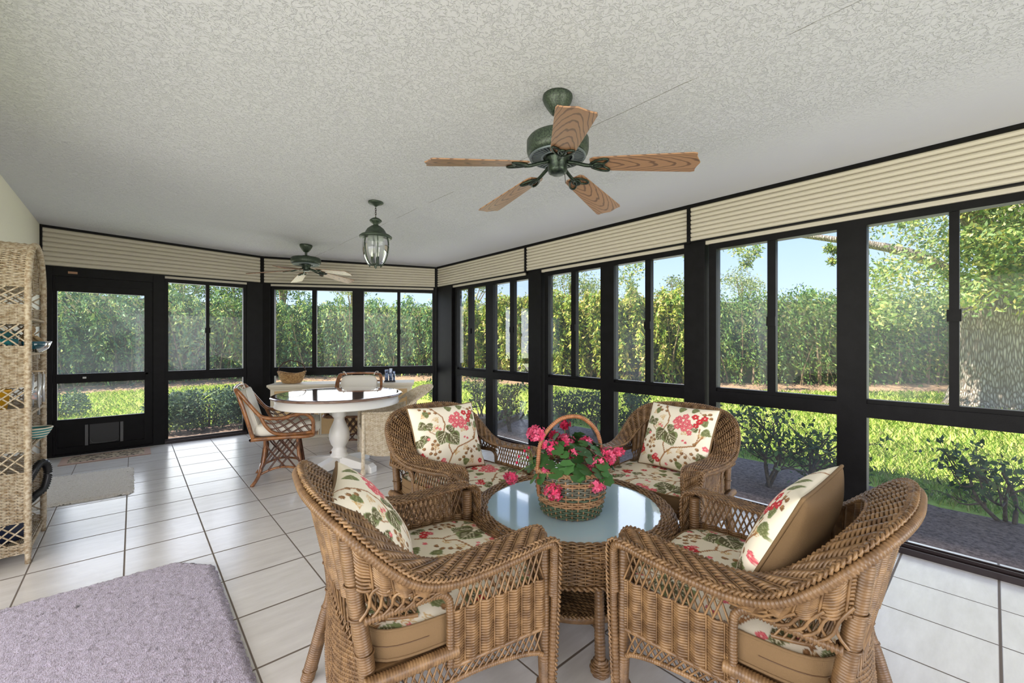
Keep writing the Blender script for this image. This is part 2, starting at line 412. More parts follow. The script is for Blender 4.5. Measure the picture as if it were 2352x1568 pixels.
WN = [0]
def window(w, frame0, p0, p1, frame1, div, low=None, haze=(0, 0, 0), latch=True, ztop=2.035):
    """frame0..frame1 outer span, p0..p1 clear glass, div=(s0,s1) meeting stile of the two sliding sashes."""
    WN[0] += 1
    mb = MB(); q0, q1 = 0.035, 0.115
    b = lambda s0, s1, z0, z1, a=q0, c=q1: mb.box(min(s0, s1), max(s0, s1), a, c, z0, z1, M=w.M)
    b(frame0, p0, 0.0, 2.11); b(p1, frame1, 0.0, 2.11)
    b(p0, p1, ztop, 2.11); b(p0, p1, 0.795, 0.885); b(p0, p1, 0.0, 0.035)
    b(p0, p1, 0.885, 0.912, 0.05, 0.105)
    if low:
        b(low[0], p0 if abs(low[0] - p0) < abs(low[0] - p1) else p1, 0, 0.8, 0.05, 0.1)
    o = mb.build('window_%d' % WN[0], BLACKM); tag(o, kind='structure')
    m2 = MB(); m2.box(min(div), max(div), 0.045, 0.095, 0.905, ztop, M=w.M); m2.build('meeting_stile', BLACKM, o)
    l0 = p0 if low is None else p0
    for nm, (a, c, z0, z1), h, q in (('glass_pane', (p0, (div[0] + div[1]) / 2, 0.9, ztop), haze[0], 0.062), ('glass_pane', ((div[0] + div[1]) / 2, p1, 0.9, ztop), haze[1], 0.082), ('glass_pane', (p0, p1, 0.03, 0.8), haze[2], 0.075)):
        m3 = MB(); m3.box(min(a, c), max(a, c), q, q + 0.005, z0, z1, M=w.M)
        m3.build(nm, GLASSH if h else GLASS, o)
    if latch:
        m4 = MB(); zz = 1.42; d = sum(div) / 2
        m4.box(d - 0.03, d + 0.03, 0.03, 0.05, zz - 0.02, zz + 0.05, M=w.M); m4.build('sash_latch', BLACKM, o)
    return o
# window wall, far to near
window(WR, 5.28, 5.184, 4.516, 4.44, (4.93, 4.841))
window(WR, 4.44, 4.363, 3.659, 3.64, (4.036, 3.957))
window(WR, 3.42, 3.363, 2.636, 2.556, (3.032, 2.967))
window(WR, 2.556, 2.477, 1.747, 1.735, (2.139, 2.082), haze=(1, 0, 0))
window(WR, 1.55, 1.491, 0.698, 0.62, (1.121, 1.066), haze=(1, 0, 0))
window(WR, 0.62, 0.542, -0.22, -0.30, (0.171, 0.129), haze=(1, 0, 0))
window(WR, -0.56, -0.63, -1.33, -1.41, (-0.95, -1.0)); window(WR, -1.41, -1.49, -2.2, -2.26, (-1.8, -1.85))
# back wall window and chamfer windows
window(WB, 0.30, 0.335, 1.15, 1.19, (0.725, 0.765), haze=(1, 0, 0))
window(WC, 0.10, 0.14, 1.205, 1.27, (0.645, 0.705)); window(WC, 1.27, 1.365, 2.375, 2.405, (1.85, 1.895))

TN = [0]
def trim(mb, m, name=None, bevel=0):
    TN[0] += 1
    o = mb.build(name or 'trim_%d' % TN[0], m, bevel=bevel); tag(o, kind='structure'); return o
def post(w, s0, s1, q0=0.0, q1=0.13):
    mb = MB(); mb.box(s0, s1, q0, q1, 0, 2.115, M=w.M)
    return trim(mb, BLACKM, bevel=0.004)
for s0, s1 in ((3.455, 3.655), (1.57, 1.745), (-0.56, -0.30), (-2.62, -2.26)): post(WR, s0, s1)
post(WR, 5.28, 5.69)
post(WC, 2.405, 2.50); post(WC, -0.04, 0.10); post(WB, 1.19, 1.40); post(WB, 0.185, 0.30); post(WB, -0.76, -0.665)
# sill tracks
def sill(w, s0, s1):
    mb = MB()
    mb.box(s0, s1, -0.012, 0.03, 0, 0.022, M=w.M).box(s0, s1, 0.03, 0.115, 0, 0.032, M=w.M)
    mb.box(s0, s1, -0.012, -0.004, 0.022, 0.036, M=w.M).box(s0, s1, 0.03, 0.036, 0.03, 0.05, M=w.M).box(s0, s1, 0.07, 0.078, 0.03, 0.05, M=w.M)
    return trim(mb, BRONZEM)
sill(WR, -2.6, 1.57); sill(WR, 1.745, 3.455); sill(WR, 3.655, 5.28); sill(WB, 0.30, 1.19); sill(WC, 0.10, 2.41)

# pleated shutter housings above the windows
def valance(w, s0, s1):
    TN[0] += 1
    zc = [w.p(s, 0, 0) for s in (s0, s1)]
    zt = [ceil_z(p[0]) - 0.022 for p in zc]; zb = 2.122
    prof = []
    nr = 8
    for i in range(nr):
        for f, d in ((0.0, 0.013), (0.06, 0.013), (0.12, 0.001), (0.30, -0.004), (0.55, -0.006), (0.8, -0.003), (0.94, 0.004)):
            prof.append((d, (i + f) / nr))
    prof.append((0.013, 1.0))
    P = []
    for s, t in ((s0, zt[0]), (s1, zt[1])):
        P.append([w.p(s, d, zb + (t - zb) * f) for d, f in prof])
    mb = MB(); mb.grid(np.array(P).transpose(1, 0, 2)[::-1], smooth=False)
    back = [[w.p(s, 0.1, zb), w.p(s, 0.1, t)] for s, t in ((s0, zt[0]), (s1, zt[1]))]
    mb.grid(np.array(back), smooth=False)
    mb.add([P[0][0], P[1][0], back[1][0], back[0][0]], np.array([[0, 1, 2, 3]]), False)
    o = mb.build('trim_%d' % TN[0], CREAMP); tag(o, kind='structure')
    m = MB()
    m.box(s0, s1, -0.012, 0.02, zb - 0.012, zb, M=w.M)          # dark lower lip
    v = []
    for s, t in ((s0, zt[0]), (s1, zt[1])):
        v += [w.p(s, -0.014, t - 0.002), w.p(s, 0.03, t - 0.002), w.p(s, 0.03, t + 0.024), w.p(s, -0.014, t + 0.024)]
    m.add(v, np.array([[0, 1, 2, 3][::-1], [4, 5, 6, 7], [0, 4, 5, 1][::-1], [1, 5, 6, 2][::-1], [2, 6, 7, 3][::-1], [3, 7, 4, 0][::-1]]), False)
    m.build('edge_strip', BLACKM, o)
    m = MB(); m.box(s0 + 0.02, s1 - 0.02, 0.02, 0.05, zb - 0.04, zb - 0.012, M=w.M); m.build('shutter_bar', CREAMP, o)
    return o
def divider(w, s, r=0.014):
    p = w.p(s, 0, 0); mb = MB(); mb.box(s - r, s + r, -0.016, 0.04, 2.105, ceil_z(p[0]) + 0.001, M=w.M); return trim(mb, BLACKM)
for s0, s1 in ((-2.58, -0.25), (-0.222, 1.684), (1.712, 3.68), (3.708, 5.66)): valance(WR, s0, s1)
valance(WC, 0.02, BL - 0.03); valance(WB, -0.74, 1.35)
for s in (-0.236, 1.698, 3.694): divider(WR, s)
divider(WC, 0.0, 0.02); divider(WC, BL - 0.005, 0.018); divider(WB, -0.752, 0.01)
# dark fascia behind the housings so no daylight leaks over the window heads
mb = MB(); mb.box(-2.6, 5.69, 0.1, 0.13, 2.1, 2.47, M=WR.M); trim(mb, BLACKM)
mb = MB(); mb.box(-0.03, BL + 0.03, 0.1, 0.13, 2.1, 2.53, M=WC.M); trim(mb, BLACKM)
mb = MB(); mb.box(-0.76, 1.42, 0.1, 0.13, 2.1, 2.58, M=WB.M); trim(mb, BLACKM)

# screen door with its pet flap
d = MB(); b = lambda s0, s1, z0, z1, a=0.03, c=0.075: d.box(s0, s1, a, c, z0, z1, M=WB.M)
b(-0.67, 0.19, 0.0, 0.022, -0.005, 0.12); b(-0.70, -0.648, 0.0, 2.02, 0.02, 0.11); b(-0.655, -0.632, 0.02, 2.02); b(0.105, 0.185, 0.02, 2.02); b(-0.632, 0.105, 1.85, 2.02); b(-0.632, 0.105, 0.815, 0.918); b(-0.632, 0.105, 0.33, 0.405); b(-0.632, 0.105, 0.02, 0.09)
b(-0.632, 0.105, 0.09, 0.33, 0.055, 0.065)
b(-0.665, 0.185, 2.02, 2.11, 0.0, 0.1); b(-0.655, 0.185, 1.93, 1.95, 0.022, 0.03)
door = d.build('door_1', BLACKM); tag(door, kind='structure')
SCR = MB(); SCR.box(-0.632, 0.105, 0.05, 0.054, 0.918, 1.85, M=WB.M); SCR.build('screen_panel', SCREEN, door)
SCR = MB(); SCR.box(-0.632, 0.105, 0.05, 0.054, 0.405, 0.815, M=WB.M); SCR.build('screen_panel', GLASSH, door)
GREYM = simple('grey_aluminium', lin(86, 86, 86), 0.4, metal=0.3)
for s in (-0.40, -0.10):
    m = MB(); m.box(s - 0.013, s + 0.013, 0.04, 0.056, 0.09, 0.335, M=WB.M); m.build('flap_stile', GREYM, door)
m = MB(); m.box(-0.375, -0.125, 0.046, 0.055, 0.10, 0.33, M=WB.M)
rr = [WB.p(-0.37, 0.044, 0.17), WB.p(-0.36, 0.044, 0.125), WB.p(-0.32, 0.044, 0.105), WB.p(-0.18, 0.044, 0.105), WB.p(-0.14, 0.044, 0.125), WB.p(-0.13, 0.044, 0.17)]
m.build('pet_flap', simple('flap_rubber', lin(44, 44, 45), 0.5), door)
m = MB(); m.tubes(spline(rr, 30), 0.004, ref=(0, 1, 0)); m.build('flap_seal', GREYM, door)
m = MB(); m.box(-0.43, -0.385, 0.015, 0.03, 0.86, 0.885, M=WB.M).box(-0.60, -0.2, 0.022, 0.03, 0.845, 0.9, M=WB.M); m.build('push_bar', BLACKM, door)
m = MB(); m.box(0.10, 0.16, 0.0, 0.03, 0.885, 0.905, M=WB.M).box(0.115, 0.14, 0.0, 0.03, 0.83, 0.96, M=WB.M); m.build('door_handle', BLACKM, door)
m = MB(); m.box(-0.43, -0.40, 0.012, 0.016, 0.862, 0.882, M=WB.M); m.build('lock_plate', simple('pale_plate', lin(200, 200, 196), 0.4), door)
m = MB(); m.box(-0.545, -0.47, -0.004, 0.0, 2.05, 2.075, M=WB.M); m.build('maker_plate', simple('copper_plate', lin(150, 110, 80), 0.4), door)
# ================================================================== WICKER WORK
def surf_from(grid):
    """grid (U,V,3) of control points -> function(u,v) giving points and normals (bilinear on a dense grid)."""
    G = np.asarray(grid, float); U, V, _ = G.shape
    def ev(u, v):
        u = np.clip(u, 0, 1) * (U - 1); v = np.clip(v, 0, 1) * (V - 1)
        i = np.minimum(u.astype(int), U - 2); j = np.minimum(v.astype(int), V - 2)
        a = (u - i)[..., None]; b = (v - j)[..., None]
        return (G[i, j] * (1 - a) + G[i + 1, j] * a) * (1 - b) + (G[i, j + 1] * (1 - a) + G[i + 1, j + 1] * a) * b
    def S(u, v):
        u, v = np.broadcast_arrays(np.asarray(u, float), np.asarray(v, float))
        P = ev(u, v); e = 0.01
        du = ev(np.minimum(u + e, 1), v) - ev(np.maximum(u - e, 0), v); dv = ev(u, np.minimum(v + e, 1)) - ev(u, np.maximum(v - e, 0))
        return P, nrm(np.cross(du, dv))
    return S
def ruled(c0, c1, nv=2):
    c0 = np.asarray(c0, float); c1 = np.asarray(c1, float)
    t = np.linspace(0, 1, nv)[None, :, None]
    return surf_from(c0[:, None] * (1 - t) + c1[:, None] * t)
def weave(mb, S, nstake, nrow, rs=0.0035, rw=0.0036, amp=0.0045, v0=0.0, v1=1.0, u0=0.0, u1=1.0, per=2, group=1, flat=1.0, stakes=True):
    """rows run along u and pass in front of / behind the stakes, which run along v."""
    us = u0 + (u1 - u0) * np.linspace(0, 1, nstake * 2 * per // 2 + 1)
    ph = np.linspace(0, nstake, len(us))
    vs = v0 + (v1 - v0) * (np.arange(nrow) + 0.5) / nrow
    U, Vv = np.meshgrid(us, vs)
    P, Nn = S(U, Vv)
    par = ((np.arange(nrow) // group) % 2)[:, None] * PI
    P = P + Nn * (amp * np.sin(ph[None] * PI + PI / 2 * 0 + par))[..., None]
    mb.tubes(P, rw, ref=Nn, sides=5, flat=flat)
    if stakes:
        su = u0 + (u1 - u0) * (np.arange(nstake) + 0.5) / nstake
        sv = np.linspace(v0, v1, 7)
        U, Vv = np.meshgrid(su, sv, indexing='ij'); P, Nn = S(U, Vv)
        mb.tubes(P, rs, ref=Nn, sides=4)
def lattice(mb, S, n, slant=1.0, r=0.0032, v0=0.0, v1=1.0, u0=0.0, u1=1.0, amp=0.003, bow=0.0, seg=7):
    """two crossing families of slanting strands."""
    t = np.linspace(0, 1, seg)
    for sg in (1, -1):
        i = (np.arange(n + 1)) / n
        c = i[:, None] + sg * slant / n * (t[None] - 0.5) + sg * bow / n * np.sin(2 * PI * t)[None]
        ok = (c.min(1) > -0.5 / n) & (c.max(1) < 1 + 0.5 / n)
        U = u0 + (u1 - u0) * np.clip(c[ok], 0, 1); Vv = np.broadcast_to(v0 + (v1 - v0) * t, U.shape)
        P, Nn = S(U, Vv); P = P + Nn * sg * amp
        mb.tubes(P, r, ref=Nn, sides=5)
def braid(mb, path, normal, w=0.010, h=0.005, lam=0.045, r=0.0042, closed=False, mi=0):
    path = np.asarray(path, float); L = plen(path)
    n = max(24, int(L / lam * 8)); s = np.linspace(0, 1, len(path)); t = np.linspace(0, 1, n, endpoint=not closed)
    P = np.stack([np.interp(t, s, path[:, k]) for k in range(3)], 1)
    Nv = np.asarray(normal, float)
    if Nv.ndim == 1: Nv = np.broadcast_to(Nv, P.shape)
    else: Nv = nrm(np.stack([np.interp(t, s, Nv[:, k]) for k in range(3)], 1))
    Tn = nrm(np.gradient(P, axis=0)); Bn = nrm(np.cross(Tn, Nv))
    turns = round(L / lam) if closed else L / lam
    th = t * 2 * PI * turns
    for k in range(3):
        a = th + k * 2 * PI / 3
        Q = P + Bn * (w * np.sin(a))[:, None] + Nv * (h * np.sin(2 * a))[:, None]
        mb.tubes(Q, r, ref=Nv, sides=5, closed=closed, mi=mi)
def coil(mb, path, r, pitch=0.0075, ridge=0.0016, sides=10, ref=(0.1, 0.2, 1), mi=0, r_end=None, cap=True):
    """a pole bound with cane: rings of wrapping show as ridges."""
    path = np.asarray(path, float); L = plen(path); n = max(6, int(L / pitch) * 3 + 1)
    s = np.linspace(0, 1, len(path)); t = np.linspace(0, 1, n)
    P = np.stack([np.interp(t, s, path[:, k]) for k in range(3)], 1)
    rr = np.linspace(r, r if r_end is None else r_end, n) + np.where(np.arange(n) % 3 == 0, -1.6 * ridge, .5 * ridge)
    mb.tubes(P, rr, ref=ref, sides=sides, cap=cap, mi=mi)
def arc_s(p, n): return spline(p, n)

# ---------------------------------------------------------------- the wicker armchair
# local frame: +Y is the way the chair faces, origin on the floor below the middle of the arm fronts
def make_armchair(label, loc, rz):
    t = thing('wicker_armchair', label, 'armchair', loc, rz, 'wicker armchairs around the coffee table')
    oh = [(.322, -.012, .04), (.330, -.006, .2), (.336, .002, .40), (.340, .006, .56), (.343, -.004, .612), (.346, -.045, .626), (.350, -.16, .617), (.355, -.30, .607), (.362, -.40, .612), (.368, -.49, .642), (.362, -.565, .70), (.335, -.64, .775), (.265, -.70, .832), (.14, -.735, .857)]
    ih = [(.262, -.006, .04), (.262, .000, .2), (.258, .008, .40), (.255, .012, .56), (.253, .000, .618), (.252, -.045, .634), (.254, -.16, .626), (.258, -.30, .616), (.262, -.385, .618), (.262, -.455, .638), (.250, -.52, .682), (.222, -.575, .735), (.172, -.615, .775), (.092, -.638, .793)]
    mir = lambda h, mid: h + [mid] + [(-x, y, z) for x, y, z in h[::-1]]
    NB = 240
    CO = spline(mir(oh, (0, -.742, .862)), NB); CI = spline(mir(ih, (0, -.645, .798)), NB)
    S = ruled(CI, CO)
    Lb = plen((CI + CO) / 2)
    nst = int(Lb / 0.026)
    mb = MB(); weave(mb, S, nst, 9, rw=0.0046, amp=0.0055, v0=0.08, v1=0.92, per=4, group=999)
    mb.build('arm_band', WICK, t)
    _, Nn = S(np.linspace(0, 1, NB), np.full(NB, .5))
    up = Nn * np.sign((Nn * A(0, .3, 1)).sum(1))[NB // 2]
    mb = MB(); braid(mb, CO, up, w=0.0105, h=0.005, lam=0.046, r=0.0045); braid(mb, CI + up * 0.0, up, w=0.008, h=0.004, lam=0.046, r=0.004)
    mb.build('braided_edge', WICK, t)
    # the bound roll under the outer edge
    sub = CO[int(NB * .12):int(NB * .88)]
    mb = MB(); coil(mb, sub - up[int(NB * .12):int(NB * .88)] * 0.02 + A(0, -.002, 0), 0.0135, 0.010, 0.0016, ref=up[NB // 2], sides=9)
    for sx in (1, -1):
        coil(mb, [(sx * .345, -.016, .59), (sx * .338, -.014, .40), (sx * .326, -.02, .06)], 0.012, 0.010, 0.0016)
    mb.build('bound_roll', WICKD, t)
    # backrest: from the inner rim down to the seat, closed weave above, open twists below
    k0, k1 = int(NB * .365), int(NB * .635)
    top = CI[k0:k1 + 1]; m = len(top); a = np.linspace(-1, 1, m)
    bot = np.stack([-.262 * np.sin(a * PI / 2) * -1 * -1, -.585 + .12 * np.abs(a) ** 2.4, np.full(m, .48)], 1); bot[:, 0] = np.interp(np.linspace(0, 1, m), [0, .2, .5, .8, 1], [.272, .24, 0, -.24, -.272])
    mid = top * .5 + bot * .5 + A(0, -.012, 0)
    t3 = np.linspace(0, 1, 9)
    G = np.stack([(1 - x) ** 2 * top + 2 * x * (1 - x) * mid + x * x * bot for x in t3], 1)
    Sb = surf_from(G)
    mb = MB(); weave(mb, Sb, 30, 32, rw=0.0044, amp=0.005, group=999, v0=0.0, v1=.62, per=4)
    lattice(mb, Sb, 26, 1.6, v0=.6, v1=1.0)
    P, _ = Sb(np.linspace(0, 1, 40), np.full(40, .62)); mb.tubes(P, .006, sides=6)
    P, _ = Sb(np.linspace(0, 1, 40), np.full(40, .995)); mb.tubes(P, .007, sides=6)
    mb.build('backrest', WICK, t)
    # outer shell behind the band: short woven flank from the rim to the rear legs
    for sx in (1, -1):
        idx = [j for j in range(NB) if (CO[j, 0] * sx > 0.315 and CO[j, 1] < -.37)]
        tp = CO[idx]
        if tp[0, 1] < tp[-1, 1]: tp = tp[::-1]
        tp = tp + A(-sx * .004, 0, -.025)
        mm = len(tp); u = np.linspace(0, 1, mm)
        lo = np.stack([np.full(mm, sx * .318) + sx * .014 * np.sin(u * PI), -.375 - .265 * u, np.full(mm, .55) + .004 * np.cos(u * PI / 2)], 1)
        Sf = ruled(tp, lo)
        mb = MB()
        # closed part follows the rim, lattice below it
        weave(mb, surf_from(np.stack([np.stack([Sf(u, u * 0 + v)[0] for v in (0.0, .2, .4, .64)], 1)], 0)[0]), 9, 14, rw=0.0044, amp=0.0055, u0=.06, per=4, group=999)
        lattice(mb, Sf, 9, 2.0, r=.0044, v0=.5, v1=1.0, u0=0.0, u1=1.0, bow=.25)
        mb.build('side_flank', WICK, t)
    # side panels
    for sx in (1, -1):
        x = sx * .322
        ys = np.linspace(-.045, -.375, 12)
        row = lambda z, dz=0.0: np.stack([np.full(12, x), ys, np.full(12, z) + dz * np.sin(np.linspace(0, 1, 12) * PI)], 1)
        mb = MB()
        lattice(mb, ruled(row(.60), row(.49)), 15, 2.0, r=.0036)
        weave(mb, ruled(row(.49), row(.325)), 13, 20, rw=0.0045, amp=0.0055, per=4, group=999)
        mb.build('side_panel', WICK, t)
        yl = np.linspace(-.05, -.60, 30); f = np.linspace(0, 1, 30)
        hi = np.stack([np.full(30, x), yl, np.where(yl > -.385, .325, .36)], 1)
        arch = .235 + .05 * np.sin(np.clip(f * 1.0, 0, 1) * PI) ** .6
        lw = np.stack([np.full(30, x), yl, arch], 1)
        mb = MB(); lattice(mb, ruled(hi, lw), 24, 1.6, r=.0034)
        mb.tubes(hi, .008, ref=(1, 0, 0), sides=6); coil(mb, lw, .0085, .008, .0009, ref=(1, 0, 0), sides=7)
        coil(mb, [(x, -.36, .371), (x, -.63, .373)], .019, .008, .001, ref=(1, 0, 0), sides=8)
        mb.build('side_apron', WICK, t)
        # bound rail that arches over the open part beside the cushion
        mb = MB(); coil(mb, spline([(x, -.385, .33), (x, -.385, .49), (x, -.395, .535), (x, -.43, .552), (x, -.53, .548), (x, -.63, .545)], 40), .0115, .0085, .0018, ref=(1, 0, 0), sides=9)
        mb.build('arched_rail', WICKD, t)
    # legs
    for sx in (1, -1):
        mb = MB(); coil(mb, [(sx * .300, -.03, .60), (sx * .302, -.028, .20), (sx * .305, -.02, .0)], .023, .0075, .0019, sides=12, r_end=.021)
        coil(mb, [(sx * .296, -.02, .12), (sx * .297, -.018, .0)], .031, .0075, .0019, sides=12)
        mb.build('leg', WICKD, t)
    for sx in (1, -1):
        mb = MB(); pth = spline([(sx * .292, -.668, .765), (sx * .286, -.64, .56), (sx * .285, -.612, .34), (sx * .29, -.64, .22), (sx * .30, -.70, .0)], 60)
        coil(mb, pth, .021, .0075, .0019, sides=12, r_end=.024)
        for f in (10, 17, 25, 33, 38, 56): 
            c = pth[f]; a = np.linspace(0, 2 * PI, 14)[:-1]
            mb.tubes(np.stack([c[0] + .025 * np.cos(a), c[1] + .025 * np.sin(a), np.full(13, c[2])], 1), .0032, closed=True, sides=5)
        mb.build('leg', WICKD, t)
    # rear apron between the back legs
    u = np.linspace(-1, 1, 16)
    hi = np.stack([-.272 * u, np.full(16, -.622) - .02 * (1 - u * u), np.full(16, .45)], 1); lw = np.stack([-.262 * u, np.full(16, -.635) - .02 * (1 - u * u), .10 + .09 * u * u], 1)
    mb = MB(); Sr = ruled(hi, lw); weave(mb, Sr, 24, 40, rw=.0033, amp=.004, v0=.12, v1=1.0, per=2); lattice(mb, Sr, 18, 1.4, v0=-0.0, v1=.14)
    P, _ = Sr(np.linspace(0, 1, 20), np.ones(20)); coil(mb, P, .009, .008, .001, sides=7)
    mb.build('rear_apron', WICK, t)
    # outer back, seen from behind
    top2 = CO[[j for j in range(NB) if CO[j, 1] < -.655]] + A(0, .012, -.028); m2 = len(top2)
    uu = np.linspace(0, 1, m2)
    lo2 = np.stack([np.interp(uu, [0, 1], [np.sign(top2[0, 0]) * .285, np.sign(top2[-1, 0]) * .285]), -.625 - .025 * np.sin(uu * PI), np.full(m2, .46)], 1)
    mb = MB(); So = ruled(top2, lo2); weave(mb, So, 26, 42, rw=.0044, amp=.005, group=999, v0=0, v1=.72, per=4); lattice(mb, So, 20, 1.5, v0=.70, v1=1.0)
    mb.build('back_panel', WICK, t)
    # front apron and corner brackets, woven seat deck
    u = np.linspace(-1, 1, 16)
    hi = np.stack([-.285 * u, np.full(16, -.03), np.full(16, .395)], 1); lw = np.stack([-.285 * u, np.full(16, -.03), .335 - .06 * np.abs(u) ** 3], 1)
    mb = MB(); Sa = ruled(hi, lw); lattice(mb, Sa, 22, 1.5); mb.tubes(hi, .012, sides=7); coil(mb, lw, .009, .008, .001, sides=7)
    for sx in (1, -1): coil(mb, spline([(sx * .295, -.03, .15), (sx * .25, -.03, .26), (sx * .17, -.03, .325)], 14), .008, .008, .001, sides=7)
    mb.build('front_apron', WICKD, t)
    mb = MB(); mb.box(-.295, .295, -.60, -.03, .360, .386); mb.build('seat_deck', WICKD, t)
    return t

# ---------------------------------------------------------------- floral print
def srgb(c):
    c = np.asarray(c, float) / 255.0
    return np.where(c <= 0.04045, c / 12.92, ((c + 0.055) / 1.055) ** 2.4)
def seg_dist(X, Y, pts):
    d = np.full(X.shape, 9.0)
    p = np.asarray(pts, float)
    for a, b in zip(p[:-1], p[1:]):
        v = b - a; l = max(v @ v, 1e-9)
        t = np.clip(((X - a[0]) * v[0] + (Y - a[1]) * v[1]) / l, 0, 1)
        d = np.minimum(d, np.hypot(X - a[0] - t * v[0], Y - a[1] - t * v[1]))
    return d
def floral(X, Y):
    C = np.empty(X.shape + (3,)); C[:] = srgb((236, 227, 206))
    def put(m, c): C[m] = srgb(c)
    R = np.random.default_rng(3)
    def twig(x, y, a, l):
        for k in range(3):
            b = a + (k - 1) * .5
            x1, y1 = x + l * math.cos(b), y + l * math.sin(b)
            put(seg_dist(X, Y, [(x, y), (x1, y1)]) < .0035, (206, 170, 116))
            for f in (.4, .7):
                for s in (.7, -.7): put(seg_dist(X, Y, [(x + (x1 - x) * f, y + (y1 - y) * f), (x + (x1 - x) * f + .35 * l * math.cos(b + s), y + (y1 - y) * f + .35 * l * math.sin(b + s))]) < .003, (212, 180, 126))
    for x, y, a, l in ((.30, .55, 1.9, .12), (.28, .32, 2.4, .10), (.62, .26, .5, .1), (.64, .52, .9, .12), (.50, .20, 1.2, .08), (.12, .80, .6, .08), (.33, .70, 2, .09), (.9, .5, 1.6, .08), (.08, .12, 1.1, .09), (.78, .04, 2.2, .1)): twig(x, y, a, l)
    for pts, wd in (([(.37, 0), (.40, .10), (.46, .22), (.55, .31), (.70, .35), (.84, .40), (.92, .55)], .009), ([(.46, .22), (.42, .33), (.44, .46)], .008), ([(.26, 1), (.34, .88), (.41, .78), (.42, .66), (.38, .56)], .009), ([(.84, .40), (.87, .52), (.86, .66)], .006), ([(.30, .50), (.20, .58), (.16, .66)], .006), ([(.18, .36), (.24, .44), (.22, .26)], .004), ([(.66, .20), (.74, .27), (.82, .20)], .004), ([(.78, .92), (.86, .86), (.92, .90)], .004)):
        d = seg_dist(X, Y, pts); put(d < wd, (150, 104, 66)); put(d < wd * .45, (176, 130, 86))
    def leaf(x, y, a, s, dark=True):
        c, n = math.cos(a), math.sin(a)
        u = ((X - x) * c + (Y - y) * n) / s; v = (-(X - x) * n + (Y - y) * c) / s
        t = np.clip(u, 0, 1); hw = .62 * np.sin(PI * t ** .62) ** .8 * (1 - .25 * t)
        inn = (u > -.06) & (u < 1) & (np.abs(v) < hw + .001)
        put(inn, (128, 138, 92))
        k = (u > 0) & (u < .86) & (np.abs(v) < hw * .72); put(k, (96, 92, 62) if dark else (110, 116, 74))
        vein = (np.abs(v) < .022) | (np.abs(np.abs(v) - .75 * (u - .08)) < .02) | (np.abs(np.abs(v) - .75 * (u - .32)) < .018) | (np.abs(np.abs(v) - .75 * (u - .55)) < .016)
        put(inn & vein & (np.abs(v) < hw * .85), (214, 208, 178) if dark else (150, 154, 112))
    for L_ in ((.40, .55, -2.1, .20), (.46, .52, -1.05, .21), (.44, .56, .5, .13), (.16, .70, 3.6, .13), (.17, .70, 5.2, .12), (.13, .54, -1.9, .12), (.03, .50, -1.4, .13), (.86, .72, .9, .11), (.84, .66, 3.3, .12), (.9, .64, -.5, .11), (.16, .84, .4, .10), (.20, .06, .5, .13), (.62, .07, .3, .10), (.50, .92, .2, .11), (.68, .93, .1, .10), (.96, .22, 2.2, .12)):
        leaf(*L_, dark=L_[3] > .115)
    def flower(x, y, s, c, c2):
        a0 = R.uniform(0, 6)
        for k in range(5):
            a = a0 + k * 2 * PI / 5
            d = np.hypot(X - x - s * .62 * math.cos(a), Y - y - s * .62 * math.sin(a))
            put(d < s * .52, c2); put(d < s * .40, c)
        put(np.hypot(X - x, Y - y) < s * .2, (246, 210, 190))
    pk, pk2, rd, rd2 = (226, 116, 122), (200, 84, 94), (206, 62, 66), (166, 40, 50)
    for x, y, s in ((.56, .75, .05), (.64, .80, .045), (.60, .67, .052), (.68, .72, .045), (.66, .62, .048), (.73, .66, .04), (.56, .63, .04), (.52, .70, .035), (.74, .57, .035)): flower(x, y, s, pk, pk2)
    for x, y, s in ((.76, .82, .042), (.83, .76, .04), (.88, .82, .038), (.80, .69, .034), (.04, .27, .04), (.08, .21, .04), (.03, .18, .034), (.30, .12, .036), (.35, .09, .036), (.33, .16, .028), (.90, .07, .034), (.30, .62, .018), (.34, .60, .018), (.16, .48, .02), (.68, .44, .016), (.72, .42, .018), (.48, .05, .02), (.97, .40, .03)): flower(x, y, s, rd if s > .033 else pk, rd2 if s > .033 else pk2)
    for x, y in ((.20, .92), (.25, .87), (.30, .94), (.33, .86), (.14, .95), (.24, .44), (.20, .40), (.27, .38), (.19, .34), (.22, .26), (.28, .28), (.16, .28), (.25, .20), (.66, .20), (.70, .26), (.75, .22), (.62, .15), (.82, .28), (.86, .24), (.84, .42), (.88, .36), (.92, .90), (.86, .88), (.95, .84), (.08, .36), (.76, .14), (.56, .12)):
        d = np.hypot(X - x, (Y - y) * 1.1); put(d < .024, (134, 98, 64)); put(np.hypot(X - x + .006, Y - y - .006) < .013, (166, 126, 86))
    return C

